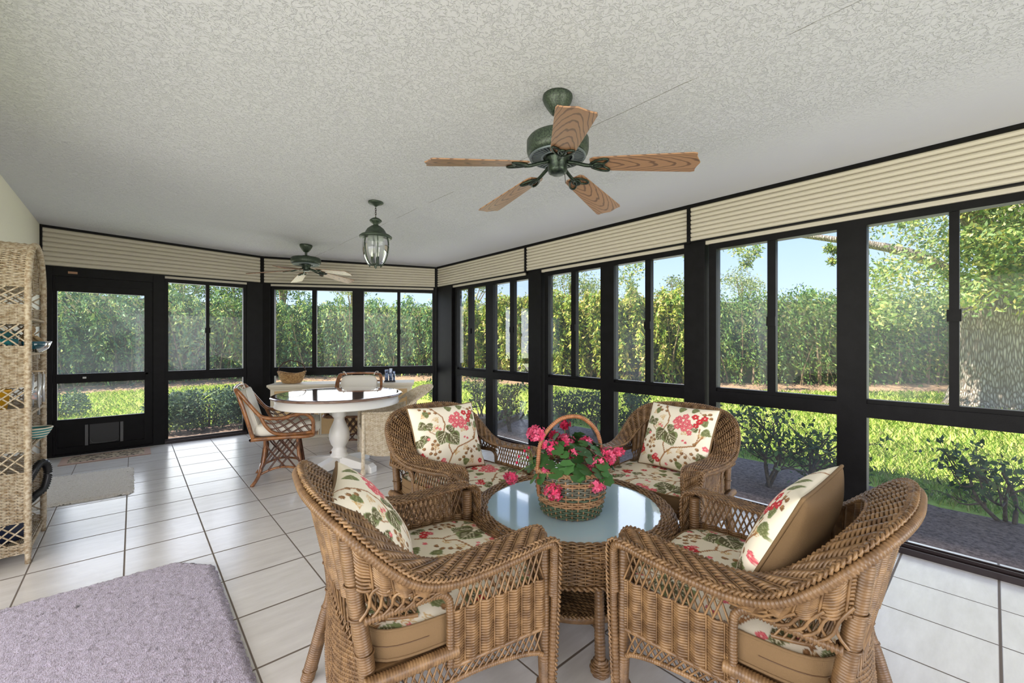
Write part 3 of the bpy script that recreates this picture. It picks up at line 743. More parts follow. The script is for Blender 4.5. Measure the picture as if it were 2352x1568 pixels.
def make_seat_cushion(flip, name='seat_cushion'):
    mb = MB(); n = 130
    ax, ay = .302, .300; cy = -.318; z0, z1 = .388, .474
    u = np.linspace(-1, 1, n); U, V = np.meshgrid(u, u, indexing='ij')
    def outline(U, V, k=1.0):
        r = 5.5
        f = (np.abs(U) ** r + np.abs(V) ** r) ** (1 / r); m = np.maximum(np.abs(U), np.abs(V)); g = np.where(f > 0, m / np.maximum(f, 1e-9), 1)
        return U * g * ax * k, V * g * ay * k + cy
    x, y = outline(U, V)
    z = z1 + .018 * (1 - U ** 4) * (1 - V ** 4) + .002 * np.sin(U * 6 + V * 3)
    X = (U + 1) / 2; Y = (V + 1) / 2
    if flip: X, Y = 1 - Y, X
    C = floral((X * 1.18 + .13) % 1.0, (Y * 1.28 + .37) % 1.0)
    mb.grid(np.stack([x, y, z], -1), col=C)
    o = mb.build(name, FLORAL)
    th = np.linspace(0, 2 * PI, 81)[:-1]; cu, su = np.cos(th), np.sin(th); m = np.maximum(np.abs(cu), np.abs(su)); ex, ey = outline(cu / m, su / m)
    mb = MB()
    prof = [(1.0, z1 - .002), (1.012, z1 - .02), (1.012, z0 + .02), (1.0, z0)]
    mb.grid(np.stack([np.stack([ex * k, (ey - cy) * k + cy, np.full(80, zz)], 1) for k, zz in prof], 0)[::-1], closed_v=True)
    mb.add(np.stack([ex, ey, np.full(80, z0)], 1), np.arange(80)[::-1][None], False)
    bx = mb.build('boxing', TANF, o)
    mb = MB()
    for zz in (z1, z0 + .004): mb.tubes(np.stack([ex * 1.006, (ey - cy) * 1.006 + cy, np.full(80, zz)], 1), .0048, closed=True, sides=6)
    mb.build('piping', TANF, o)
    mb = MB()
    zl = [(ex * 1.014)[k] for k in range(80)]
    idx = [k for k in range(80) if ey[k] < cy - .1]
    mb.tubes(np.stack([ex[idx] * 1.0145, (ey[idx] - cy) * 1.0145 + cy, np.full(len(idx), (z0 + z1) / 2)], 1), .0016, sides=4)
    mb.build('zipper', simple('zipper', lin(92, 66, 42), 0.5), o)
    return o
def make_pillow():
    n = 121; u = np.linspace(-1, 1, n); U, V = np.meshgrid(u, u, indexing='ij')
    a = .23; th = .085
    pin = 1 - .07 * (1 - U ** 2) * np.abs(V) ** 3 * 1.0; pin2 = 1 - .07 * (1 - V ** 2) * np.abs(U) ** 3
    x = U * a * pin2; z = V * .21 * pin
    h = th * np.maximum((1 - U ** 2) * (1 - V ** 2), 0) ** .42
    h = h * (1 + .03 * np.sin(U * 7 + 1) * np.cos(V * 5))
    C = floral((1 - U) / 2, (V + 1) / 2)
    mb = MB(); mb.grid(np.stack([x, h, z], -1)[::-1], col=C[::-1]); o = mb.build('throw_pillow', FLORAL)
    mb = MB(); mb.grid(np.stack([x, -h, z], -1)[::2, ::2][:]); mb.build('pillow_back', TANF, o)
    e = np.concatenate([np.stack([x[:, 0], z[:, 0]], 1)[:-1], np.stack([x[-1, :], z[-1, :]], 1)[:-1], np.stack([x[::-1, -1], z[::-1, -1]], 1)[:-1], np.stack([x[0, ::-1], z[0, ::-1]], 1)[:-1]])
    mb = MB(); mb.tubes(np.stack([e[:, 0], np.zeros(len(e)), e[:, 1]], 1)[::3], .0055, ref=(0, 1, 0), closed=True, sides=6); mb.build('piping', TANF, o)
    return o

CHAIRS = [  # name, location of the arm-front centre, facing, chair label, cushion label, pillow label, pillow (offset y, x, z, tilt, yaw)
    ('near_left', (1.132, 1.312), (.985, -.17), 'brown wicker armchair nearest the lilac rug, its back to the rug', 'floral seat cushion on the armchair nearest the lilac rug', 'floral pillow leaning in the armchair nearest the lilac rug', (-.535, .0, .655, 36, -13)),
    ('near_right', (1.55, .885), (-.06, 1), 'brown wicker armchair in the right foreground, its back to the camera side', 'floral seat cushion on the right foreground armchair with bare tan pillow back above it', 'floral pillow showing its tan back, propped upright in the right foreground armchair', (-.455, -.01, .675, 26, -3)),
    ('far_left', (1.53, 1.81), (.07, -.997), 'brown wicker armchair standing between the round coffee table and the white dining table', 'floral seat cushion on the armchair between coffee table and dining table', 'square floral pillow on the armchair in front of the dining table', (-.475, .02, .682, 24, -9)),
    ('far_right', (2.075, 1.305), (-.985, -.10), 'brown wicker armchair with its back to the big window wall', 'floral seat cushion on the armchair backed against the window wall', 'square floral pillow on the armchair backed against the window wall', (-.475, -.04, .682, 24, -10)),
]
proto = None; cproto = None; cproto2 = None; pproto = None
for nm, loc, fc, la, lc, lp, (py, px, pz, tilt, yaw) in CHAIRS:
    rz = face(*fc); L3 = (loc[0], loc[1], 0.0)
    if proto is None: proto = make_armchair(la, L3, rz)
    else: dup(proto, L3, rz, la)
    fl = nm in ('near_right', 'far_left')
    if fl:
        if cproto2 is None: cc = cproto2 = make_seat_cushion(True)
        else: cc = dup(cproto2, L3, rz)
    else:
        if cproto is None: cc = cproto = make_seat_cushion(False)
        else: cc = dup(cproto, L3, rz)
    cc.location = L3; cc.rotation_euler = (0, 0, rz); tag(cc, lc, 'seat cushion', 'floral seat cushions on the wicker armchairs')
    if pproto is None: pp = pproto = make_pillow()
    else: pp = dup(pproto, (0, 0, 0), 0)
    f = A(math.sin(-rz), math.cos(rz)); r = A(math.cos(rz), math.sin(rz))
    q = A(*loc) + f * py + r * px
    pp.location = (q[0], q[1], pz); pp.rotation_euler = (math.radians(tilt), 0, rz + math.radians(yaw))
    tag(pp, lp, 'pillow', 'floral throw pillows on the wicker armchairs')

# ---------------------------------------------------------------- round glass-topped coffee table
TC = (1.578, 1.345)
ct = thing('coffee_table', 'round brown wicker coffee table with a glass top between four armchairs', 'coffee table', (TC[0], TC[1], 0))
def ring(r, z, n=90): a = np.linspace(0, 2 * PI, n + 1); return np.stack([r * np.cos(a), r * np.sin(a), np.full(n + 1, z)], 1)
mb = MB()
pr_ = [(.405, .498), (.425, .512), (.450, .508), (.468, .490), (.472, .465), (.462, .445)]
prs = spline(np.array([(r, z, 0) for r, z in pr_]), 9)
Sr = surf_from(np.stack([ring(r, z, 120) for r, z, _ in prs], 1)[::-1])
weave(mb, Sr, 84, 17, rw=.0042, amp=.0045, per=4)
braid(mb, ring(.452, .440, 200), (0, 0, 1), lam=.05, w=.009, h=.005)
mb.build('rim', WICK, ct)
mb = MB()
Sk = ruled(ring(.438, .44, 90)[::-1], ring(.432, .355, 90)[::-1]); weave(mb, Sk, 80, 12, rw=.0036, amp=.004, per=2)
braid(mb, ring(.434, .350, 200), (1e-3, 0, 1), lam=.07, w=.015, h=.006, r=.0055)
mb.build('apron', WICK, ct)
mb = MB(); mb.lathe([(0.0, .488), (.404, .488), (.409, .491), (.409, .500), (.404, .503), (0.0, .503)][::-1], 96, smooth=False)
TG, ntg, Ng, Lg, pg = mat('pale_blue_glass')
pg.inputs['Base Color'].default_value = lin(178, 206, 220); pg.inputs['Roughness'].default_value = 0.05; pg.inputs['Specular IOR Level'].default_value = 0.9; pg.inputs['Coat Weight'].default_value = 0.6; pg.inputs['Coat Roughness'].default_value = 0.02
tcg = Ng.new('ShaderNodeTexCoord'); ng = Ng.new('ShaderNodeTexNoise'); ng.inputs['Scale'].default_value = 120; bg_ = Ng.new('ShaderNodeBump'); bg_.inputs['Strength'].default_value = 0.06; bg_.inputs['Distance'].default_value = 0.002
Lg.new(tcg.outputs['Object'], ng.inputs['Vector']); Lg.new(ng.outputs['Fac'], bg_.inputs['Height']); Lg.new(bg_.outputs['Normal'], pg.inputs['Normal'])
mb.build('glass_top', TG, ct)
for a in (56, 146, 236, 326):
    a = math.radians(a); c, s = math.cos(a), math.sin(a)
    mb = MB(); coil(mb, [(c * .385, s * .385, .42), (c * .405, s * .405, .06), (c * .41, s * .41, .0)], .019, .0075, .0018, sides=12, r_end=.022)
    for j in range(8):
        zz = .005 + j * .0075; rb2 = .036 * math.sin(PI * min(max((zz + .012) / .078, .12), .9)) ** .6; aa = np.linspace(0, 2 * PI, 41)[:-1]; rr2 = rb2 + .002 * np.sin(aa * 5 + j * PI)
        mb.tubes(np.stack([c * .408 + rr2 * np.cos(aa), s * .408 + rr2 * np.sin(aa), np.full(40, zz)], 1), .0048, closed=True, sides=6)
    mb.lathe([(0, .0), (.022, .0), (.031, .014), (.033, .03), (.030, .048), (.022, .062)][::-1], 14, (c * .408, s * .408, 0))
    mb.build('leg', WICKD, ct)
mb = MB(); mb.lathe([(0, .165), (.365, .165), (.372, .172), (.372, .192), (.365, .198), (0, .198)][::-1], 64)
n_ = 60
xs = np.linspace(-.355, .355, n_)
P = []
for x in xs:
    h = math.sqrt(max(.36 ** 2 - x * x, 1e-4)); yy = np.linspace(-h, h, 60); P.append(np.stack([np.full(60, x), yy, .200 + .0035 * np.sin(yy * 170 + (round(x * 84) % 2) * PI)], 1))
mb.tubes(np.array(P), .0048, sides=5)
braid(mb, ring(.372, .200, 160), (1e-3, 0, 1), lam=.05, w=.010, h=.005)
mb.build('lower_shelf', WICK, ct)
for a in (56, 146): 
    mb = MB()
    c, s = math.cos(math.radians(a)), math.sin(math.radians(a)); coil(mb, [(c * .40, s * .40, .15), (-c * .40, -s * .40, .15)], .010, .0085, .001, sides=8); mb.build('cross_stretcher', WICKD, ct)

# ---------------------------------------------------------------- flower basket on the coffee table
BKT = (1.520, 1.302, .503)
bk = thing('flower_basket', 'green and tan banded wicker basket with arched handle on the coffee table', 'basket', BKT, math.radians(-62))
mats_b = [simple('basket_tan', lin(176, 140, 104), 0.6, var=(lin(150, 112, 78), 40)), simple('basket_green', lin(84, 104, 82), 0.6, var=(lin(70, 84, 66), 40)), simple('basket_grey', lin(112, 112, 98), 0.6, var=(lin(92, 92, 76), 40))]
mb = MB(); n = 19
bands = [1, 1, 1, 1, 1, 0, 0, 0, 1, 0, 2, 2, 2, 2, 0, 0, 2, 2, 0]
for j in range(n):
    f = (j + .5) / n; r = .132 + .038 * f ** .8; z = .006 + f * .198
    a = np.linspace(0, 2 * PI, 145)[:-1]
    rr = r + .0045 * np.sin(a * 18 + (j % 2) * PI)
    mb.tubes(np.stack([rr * np.cos(a), rr * np.sin(a), np.full(144, z)], 1), .0058, closed=True, sides=6, flat=.8, mi=bands[j])
a = (np.arange(36) + .5) * 2 * PI / 36; f = np.linspace(0, 1, 6)
R_ = .132 + .038 * f ** .8
mb.tubes(np.stack([R_[None] * np.cos(a)[:, None], R_[None] * np.sin(a)[:, None], np.broadcast_to(.004 + f * .205, (36, 6))], -1), .004, sides=5)
mb.lathe([(0, .004), (.13, .004), (.13, .012), (0, .012)][::-1], 36)
mb.build('woven_body', mats_b, bk)
mb = MB(); braid(mb, ring(.170, .208, 120), (1e-3, 0, 1), lam=.06, w=.007, h=.005, r=.0055); mb.build('rim', mats_b[0], bk)
mb = MB(); hp = spline([(-.118, -.118, .10), (-.122, -.122, .22), (-.108, -.108, .34), (-.055, -.055, .415), (0, 0, .434), (.055, .055, .415), (.108, .108, .34), (.122, .122, .22), (.118, .118, .10)], 90)
HM = simple('handle_wrap', lin(168, 112, 72), 0.5, var=(lin(142, 92, 58), 40)); coil(mb, hp, .0095, .009, .0014, sides=9, ref=(1, -1, 0)); mb.build('handle', HM, bk)

# geraniums: leaves and flower heads of one potted plant standing in the basket
LEAFG = colmat('geranium_leaf', 0.45, 0.4, 0.25); PETAL = colmat('geranium_petal', 0.6, 0.2, 0.3)
plant = thing('potted_geranium', 'pink geraniums with round green leaves in the flower basket', 'flowers', (BKT[0], BKT[1], BKT[2] + .02))
def round_leaf(mb, c, nrml, size, col):
    nrml = nrm(A(*nrml)); t1 = nrm(np.cross(nrml, A(.3, .2, .9))); t2 = np.cross(nrml, t1)
    a = np.linspace(0.25, 2 * PI - .25, 15); w = 1 + .10 * np.cos(a * 7)
    o = A(*c); V = [o]
    for k in (.55, 1.0):
        for x, y in zip(a, w): V.append(o + size * k * (y if k == 1 else 1) * (np.cos(x) * t1 + np.sin(x) * t2) + nrml * size * (.16 * k - .14 * k * k + (.05 * math.sin(x * 5) if k == 1 else 0)))
    m = len(a); f3 = [[0, 1 + i, 2 + i] for i in range(m - 1)]; f4 = [[1 + i, 1 + m + i, 2 + m + i, 2 + i] for i in range(m - 1)]
    mb.add(np.array(V), [np.array(f3), np.array(f4)], True, 0, col)
R = np.random.default_rng(11)
mb = MB()
for i in range(90):
    a = R.uniform(0, 2 * PI); rr = .20 * math.sqrt(R.uniform(0, 1)); z = .205 + .10 * (1 - (rr / .2) ** 2) + R.uniform(-.025, .03)
    if rr > .165: z -= .03
    g = R.uniform(.5, 1.7); round_leaf(mb, (rr * math.cos(a), rr * math.sin(a), z), (math.cos(a) * (.2 + rr * 4) + R.normal() * .3, math.sin(a) * (.2 + rr * 4) + R.normal() * .3, .9), R.uniform(.022, .04), srgb((54, 92, 44)) * g)
mb.build('leaves', LEAFG, plant)
fwd = A(math.sin(TH), math.cos(TH)); rgt = A(math.cos(TH), -math.sin(TH))
heads = [(1232, 997, .05, .9, -.06, 26), (1262, 1025, .04, .9, -.06, 18), (1300, 1016, .046, 1.0, 0, 30), (1345, 1018, .036, 1.05, .04, 18), (1275, 1000, .03, .7, .06, 14), (1395, 1048, .052, 1.0, -.04, 34), (1420, 1036, .03, 1.0, -.02, 12), (1322, 1043, .036, 1.1, -.08, 20), (1352, 1078, .024, 1.0, -.10, 12), (1255, 1078, .02, 1.0, -.12, 8), (1273, 1131, .042, 1.1, -.185, 26), (1370, 1113, .04, 1.1, -.15, 24), (1173, 1097, .034, .9, -.03, 16), (1296, 975, .03, .65, .07, 12), (1375, 1060, .034, 1.15, -.10, 16)]
buds = [(1205, 1035), (1192, 1048), (1187, 1062), (1212, 1050), (1215, 1028)]
mp_ = MB(); ms_ = MB()
def local(u, v, dz):
    zc = 1.985 + dz; x = (u - 1176) / FPX * zc
    w = fwd * zc + rgt * x
    return A(w[0] - BKT[0], w[1] - BKT[1], HC - (v - 784.6) / FPX * zc - BKT[2] - .02)
for u, v, rad, g, dz, np_ in heads:
    c = local(u, v, dz)
    for k in range(np_ * 2):
        d = nrm(R.normal(size=3)); p = c + d * rad * R.uniform(.45, 1.0) * A(1, 1, .8)
        s = R.uniform(.011, .017); t1 = nrm(np.cross(d, R.normal(size=3))); t2 = np.cross(d, t1)
        col = ((srgb((238, 112, 146)) if R.random() < .6 else srgb((224, 70, 112))) * R.uniform(.75, 1.25) if g > .8 else srgb((196, 36, 76)) * R.uniform(.8, 1.2)) * min(g, 1.1)
        for q in range(4):
            a = q * PI / 2 + R.uniform(-.3, .3); e = math.cos(a) * t1 + math.sin(a) * t2; f = np.cross(d, e)
            mp_.add(np.array([p, p + s * (e * .55 + f * .4 + d * .15), p + s * (e * 1.05 + d * .3), p + s * (e * .55 - f * .4 + d * .15)]), np.array([[0, 3, 2, 1]]), False, 0, np.clip(col * R.uniform(.9, 1.1), 0, 1))
    r0 = A(c[0] * .35, c[1] * .35, .14); mid = (c + r0) / 2 + A(0, 0, .05 if c[2] < .16 else .0)
    ms_.tubes(spline([r0, mid, c], 9), .0022, sides=4)
for u, v in buds:
    c = local(u, v, -.02); mb2 = mp_
    a = np.linspace(0, 2 * PI, 7)[:-1]
    P = np.stack([np.stack([rr_ * np.cos(a), rr_ * np.sin(a), np.full(6, zz)], 1) for rr_, zz in ((.001, -.007), (.006, -.003), (.006, .003), (.001, .007))], 0) + c
    mp_.grid(P, closed_v=True, col=np.broadcast_to(srgb((206, 44, 82)), P.shape))
    ms_.tubes(spline([local(1225, 1065, -.02), (local(1225, 1065, -.02) + c) / 2 + A(0, 0, .012), c], 6), .0015, sides=4)
mp_.build('flower_heads', PETAL, plant); ms_.build('flower_stems', simple('stem_green', lin(86, 116, 52), 0.5), plant)
# ================================================================== CEILING FANS, LANTERN
def blade_mesh(L=.50, w0=.112, w1=.152, th=.006):
    up = [(0, .5 * w0 * .72), (.02, .5 * w0 * .95), (.06, .5 * w0), (.30, .5 * (w0 + w1) * .52), (L - .03, .5 * w1), (L - .012, .5 * w1 * .93), (L - .012, .5 * w1 * .66), (L - .004, .5 * w1 * .34), (L + .006, 0)]
    pts = up + [(x, -y) for x, y in up[::-1][1:]]
    mb = MB(); mb.prism(pts[::-1], -th / 2, th / 2); return mb
def holder_mb(dark):
    mb = MB()
    mb.tubes(spline([(-.115, 0, .012), (-.07, 0, .004), (-.02, 0, -.008), (.015, 0, -.010)], 12), .009, sides=8, cap=True)
    a = np.linspace(0, 2 * PI, 25)[:-1]
    for cx, cy, rx, ry, rot in ((.040, 0, .026, .017, 0), (.045, .024, .047, .018, .45), (.045, -.024, .047, .018, -.45)):
        x = rx * np.cos(a); y = ry * np.sin(a)
        mb.tubes(np.stack([cx + x * math.cos(rot) - y * math.sin(rot), cy + x * math.sin(rot) + y * math.cos(rot), np.full(24, -.008)], 1), .0055, ref=(0, 0, 1), closed=True, sides=6)
    return mb
def make_fan(label, loc, zc, motor, a0, droop, pitch, zroot, r0, L, rod, chain):
    t = thing('ceiling_fan', label, 'ceiling fan', (loc[0], loc[1], zc), 0, 'wooden-bladed ceiling fans')
    z = lambda v: v - zc
    mb = MB(); mb.lathe([(0, z(zc) + .004), (.072, .004), (.074, -.012), (.068, -.03), (.050, -.06), (.034, -.082), (.022, -.09), (0, -.09)], 32); mb.build('canopy', GREENM, t)
    (mr, mt, mbt) = motor
    if rod > 0.02:
        mb = MB(); mb.lathe([(0, -.06), (.014, -.06), (.014, z(mt) - .0), (0, z(mt))], 16); mb.build('down_rod', GREENM, t)
    mb = MB(); mb.lathe([(0, z(mt) + .02), (.045, z(mt) + .02), (.05, z(mt)), (mr * .93, z(mt) - .006), (mr, z(mt) - .02), (mr, z(mbt) + .03), (mr * .97, z(mbt) + .012), (mr * .90, z(mbt)), (0, z(mbt))], 48); mo = mb.build('motor_housing', GREENM, t)
    mb = MB()
    for k in range(44):
        a = k * 2 * PI / 44; c, s = math.cos(a), math.sin(a)
        M = Matrix.Translation((0, 0, z(mbt))) @ Matrix.Rotation(a, 4, 'Z')
        mb.box(mr * .52, mr * .86, -.0035, .0035, -.007, .001, M=M)
    for rr in (mr * .5, mr * .88): mb.tubes(ring(rr, z(mbt) - .004, 48)[:-1], .006, closed=True, sides=6)
    mb.build('vent_grille', simple('vent_lit_metal', lin(104, 114, 118), .4, metal=.4), mo)  # metal colour lightened to carry the light falling on the grille
    mb = MB(); mb.lathe([(0, z(mbt) + .002), (.058, z(mbt)), (.060, z(mbt) - .014), (.048, z(mbt) - .03), (.048, z(mbt) - .065), (.044, z(mbt) - .08), (.03, z(mbt) - .088), (0, z(mbt) - .088)], 32); sw = mb.build('switch_cup', DARKM, t)
    if chain:
        mb = MB(); mb.tubes(spline([(.03, -.02, z(mbt) - .08), (.032, -.024, z(mbt) - .13)], 6), .0015, sides=4); mb.build('pull_chain', BRASSY, sw)
    b0 = h0 = None
    for k in range(5):
        a = math.radians(a0) + k * 2 * PI / 5
        M = Matrix.Translation((0, 0, z(zroot))) @ Matrix.Rotation(a, 4, 'Z') @ Matrix.Translation((r0, 0, 0)) @ Matrix.Rotation(math.radians(droop), 4, 'Y') @ Matrix.Rotation(math.radians(pitch), 4, 'X')
        if b0 is None: b = b0 = blade_mesh(L).build('blade', BLADE, t, bevel=.002)
        else: b = b0.copy(); COL.objects.link(b); b.parent = t
        b.matrix_local = M
        if h0 is None: h = h0 = holder_mb(True).build('blade_holder', DARKM, b)
        else: h = h0.copy(); COL.objects.link(h); h.parent = b
    return t
make_fan('near ceiling fan with five oak blades hanging above the coffee table', (1.565, 1.425), ceil_z(1.565), (.152, 2.290, 2.195), -59.5, 6.5, -10, 2.140, .160, .485, 0.0, True)
make_fan('small far ceiling fan on a down rod in front of the shutter housings', (1.615, 5.69), ceil_z(1.615), (.172, 2.335, 2.25), 157, 7.5, -13, 2.165, .165, .49, 0.1, False)

LN = (1.571, 3.546); LZ = ceil_z(LN[0])
lt = thing('lantern', 'green glass lantern hanging by a chain between the two fans', 'pendant lamp', (LN[0], LN[1], LZ))
Z = lambda v: v - LZ
mb = MB(); mb.lathe([(0, .004), (.062, .004), (.064, -.008), (.056, -.016), (.04, -.02), (.014, -.034), (.008, -.04), (0, -.04)], 32); mb.build('ceiling_plate', GREENM, lt)
mb = MB(); a = np.linspace(0, 2 * PI, 17)[:-1]
for k in range(5):
    zc = -.048 - k * .0165; x = .0065 * np.cos(a); zz = zc + .0125 * np.sin(a)
    P = np.stack([x, np.zeros(16), zz], 1) if k % 2 else np.stack([np.zeros(16), x, zz], 1)
    mb.tubes(P, .0018, ref=(.5, .5, .1), closed=True, sides=5)
mb.build('chain', BRASSY, lt)
mb = MB(); zt = 2.358
mb.lathe([(0, Z(zt) + .008), (.008, Z(zt)), (.03, Z(zt) - .008), (.048, Z(zt) - .022), (.052, Z(zt) - .03), (.044, Z(zt) - .04), (.022, Z(zt) - .058), (.02, Z(zt) - .066), (.04, Z(zt) - .076), (.07, Z(zt) - .10), (.086, Z(zt) - .128), (.094, Z(zt) - .142), (.12, Z(zt) - .152), (.137, Z(zt) - .166), (.134, Z(zt) - .178), (.112, Z(zt) - .182), (0, Z(zt) - .182)], 40)
mb.build('dome_cap', GREENM, lt)
prof = spline([(.108, Z(2.176), 0), (.115, Z(2.12), 0), (.106, Z(2.04), 0), (.082, Z(1.975), 0), (.058, Z(1.945), 0)], 14)
mb = MB()
for k in range(6):
    a_ = k * PI / 3 + .25; mb.tubes(np.stack([prof[:, 0] * math.cos(a_), prof[:, 0] * math.sin(a_), prof[:, 1]], 1), .0045, sides=6)
    e = prof[-1]; mb.tubes(spline([(e[0] * math.cos(a_), e[0] * math.sin(a_), e[1]), (e[0] * .9 * math.cos(a_), e[0] * .9 * math.sin(a_), e[1] - .012)], 4), .005, sides=6, cap=True)
mb.tubes(ring(.056, Z(1.95), 36)[:-1], .0045, closed=True, sides=6)
for k in range(6):
    a_ = k * PI / 3 + .25; mb.tubes(np.array([[.056 * math.cos(a_), .056 * math.sin(a_), Z(1.95)], [0, 0, Z(1.942)]]), .003, sides=5)
mb.lathe([(0, Z(1.955)), (.012, Z(1.953)), (.014, Z(1.944)), (.007, Z(1.934)), (.009, Z(1.927)), (.003, Z(1.916)), (0, Z(1.914))], 14)
mb.build('frame', GREENM, lt)
mb = MB(); mb.lathe([(p[0] - .003, p[1]) for p in prof], 36); mb.build('glass_body', LAMPGL, lt)
for k in range(3):
    a_ = k * 2 * PI / 3 + .7; c = (.03 * math.cos(a_), .03 * math.sin(a_), 0)
    mb = MB(); mb.lathe([(0, Z(2.015)), (.0105, Z(2.015)), (.0105, Z(1.955)), (0, Z(1.955))], 14, c); cs = mb.build('candle_sleeve', GREENM, lt)
    mb = MB(); mb.lathe([(0, Z(2.072)), (.003, Z(2.066)), (.010, Z(2.042)), (.011, Z(2.03)), (.007, Z(2.015)), (0, Z(2.015))], 14, c); mb.build('bulb', BULB, cs)

# ================================================================== DINING GROUP
DT = (1.565, 4.40)
dt = thing('dining_table', 'round white pedestal dining table with a polished brown top', 'dining table', (DT[0], DT[1], 0), math.radians(-16))
mb = MB(); mb.lathe([(0, .735), (.595, .735), (.612, .742), (.618, .750), (.612, .758), (.60, .763), (.575, .764), (0, .764)][::-1], 96); mb.build('table_top', TABLEWOOD, dt)
mb = MB(); mb.lathe([(.0, .655), (.575, .655), (.585, .66), (.585, .668), (.578, .674), (.578, .735), (0, .735)][::-1], 96); mb.build('apron', WHITEP, dt)
mb = MB(); mb.lathe([(0, .12), (.085, .12), (.088, .14), (.075, .155), (.070, .175), (.078, .19), (.062, .21), (.060, .225), (.078, .25), (.095, .30), (.100, .345), (.090, .40), (.068, .45), (.052, .49), (.050, .515), (.066, .53), (.07, .54), (.07, .60), (.062, .615), (.085, .63), (.088, .655), (0, .655)][::-1], 40); mb.build('pedestal', WHITEP, dt)
for k in range(4):
    M = Matrix.Rotation(k * PI / 2 + PI / 4, 4, 'Z')
    mb = MB(); prof = [(.0, .0 + .03), (.30, .03), (.33, .0), (.42, .0), (.42, .055), (.38, .085), (.10, .13), (.0, .14)]
    v = np.array([[x, y, z] for y in (-.045, .045) for x, z in prof]); v = v @ np.array(M)[:3, :3].T; n = len(prof); i = np.arange(n); k2 = (i + 1) % n
    mb.add(v, [i[None], (i[::-1] + n)[None], np.stack([i, i + n, k2 + n, k2], 1)], False); mb.build('foot', WHITEP, dt, bevel=.006)

def make_rattan(label, loc, rz, seat_m, skirt=False):
    t = thing('rattan_chair', label, 'chair', (loc[0], loc[1], 0), rz, 'rattan swivel dining chairs')
    mb = MB()
    for sx in (1, -1):
        mb.tubes(spline([(sx * .225, -.355, .865), (sx * .250, -.335, .86), (sx * .268, -.29, .80), (sx * .276, -.225, .71), (sx * .282, -.16, .63), (sx * .285, -.09, .605), (sx * .286, .02, .60), (sx * .285, .13, .625), (sx * .284, .20, .622), (sx * .282, .245, .585), (sx * .280, .262, .54), (sx * .278, .262, .435)], 60), .0165, sides=10, cap=True)
        mb.tubes(spline([(sx * .283, -.165, .635), (sx * .284, -.12, .54), (sx * .283, -.06, .475), (sx * .282, .02, .452), (sx * .280, .15, .448), (sx * .279, .255, .452)], 30), .0145, sides=9, cap=True)
        mb.tubes(spline([(sx * .235, -.350, .862), (sx * .262, -.315, .78), (sx * .270, -.262, .60), (sx * .272, -.215, .425)], 24), .0165, sides=10, cap=True)
    mb.build('arm_frame', RATTAN, t)
    mb = MB(); mb.tubes(spline([(-.235, -.352, .862), (-.15, -.362, .875), (0, -.366, .878), (.15, -.362, .875), (.235, -.352, .862)], 24), .014, sides=9, cap=True)
    mb.tubes(spline([(-.255, -.315, .78), (0, -.345, .79), (.255, -.315, .78)], 16), .010, sides=8)
    for x in (-.16, -.08, 0, .08, .16): mb.tubes(spline([(x, -.345, .79), (x, -.29, .60), (x, -.235, .44)], 10), .007, sides=6)
    mb.build('back_frame', RATTAN, t)
    mb = MB()
    mb.tubes(spline([(-.272, -.225, .425), (-.278, .0, .425), (-.278, .262, .425), (.278, .262, .425), (.278, 0, .425), (.272, -.225, .425)], 40), .016, sides=9); mb.box(-.27, .27, -.235, .262, .405, .428)
    mb.tubes(np.array([[-.27, -.232, .42], [.27, -.232, .42]]), .016, sides=9)
    mb.build('seat_frame', RATTAN, t)
    mb = MB()
    for sx in (1, -1):
        up = spline([(sx * .283, -.150, .615), (sx * .286, -.05, .60), (sx * .286, .05, .60), (sx * .284, .15, .615), (sx * .282, .235, .57), (sx * .279, .25, .50)], 24)
        lo = spline([(sx * .284, -.135, .58), (sx * .283, -.07, .485), (sx * .282, .02, .455), (sx * .280, .10, .45), (sx * .279, .18, .45), (sx * .279, .25, .455)], 24)
        lattice(mb, ruled(up, lo), 5, 2.2, r=.0038); lattice(mb, ruled(up + A(0, .014, 0), lo + A(0, .014, 0)), 5, 2.2, r=.0038)
    mb.build('arm_lattice', RATTAND, t)
    # pedestal base: four splayed poles, lattice and arched stretchers
    cs = [(1, 1), (1, -1), (-1, -1), (-1, 1)]
    poles = [spline([(a * .135, b * .135, .40), (a * .135, b * .135, .30), (a * .150, b * .150, .18), (a * .185, b * .185, .07), (a * .232, b * .232, 0)], 24) for a, b in cs]
    for p in poles:
        mb = MB(); mb.tubes(p, .0155, sides=10, cap=True); mb.build('leg', RATTAN, t)
    m2 = MB()
    for k in range(4):
        p, q = poles[k], poles[(k + 1) % 4]
        u = np.linspace(0, 1, 12)[:, None]
        top = p[0] * (1 - u) + q[0] * u; a_, b_ = p[17], q[17]; bot = a_ * (1 - u) + b_ * u + A(0, 0, .05) * np.sin(u * PI)
        lattice(m2, ruled(top, bot), 4, 2.6, r=.004); lattice(m2, ruled(top + A(.01, .01, 0), bot + A(.01, .01, 0)), 4, 2.6, r=.004)
        mb = MB(); mb.tubes(bot, .011, sides=8); mb.build('stretcher', RATTAN, t)
        mb = MB(); mb.tubes(top, .012, sides=8); mb.build('top_rail', RATTAN, t)
    m2.build('base_lattice', RATTAND, t)
    return t
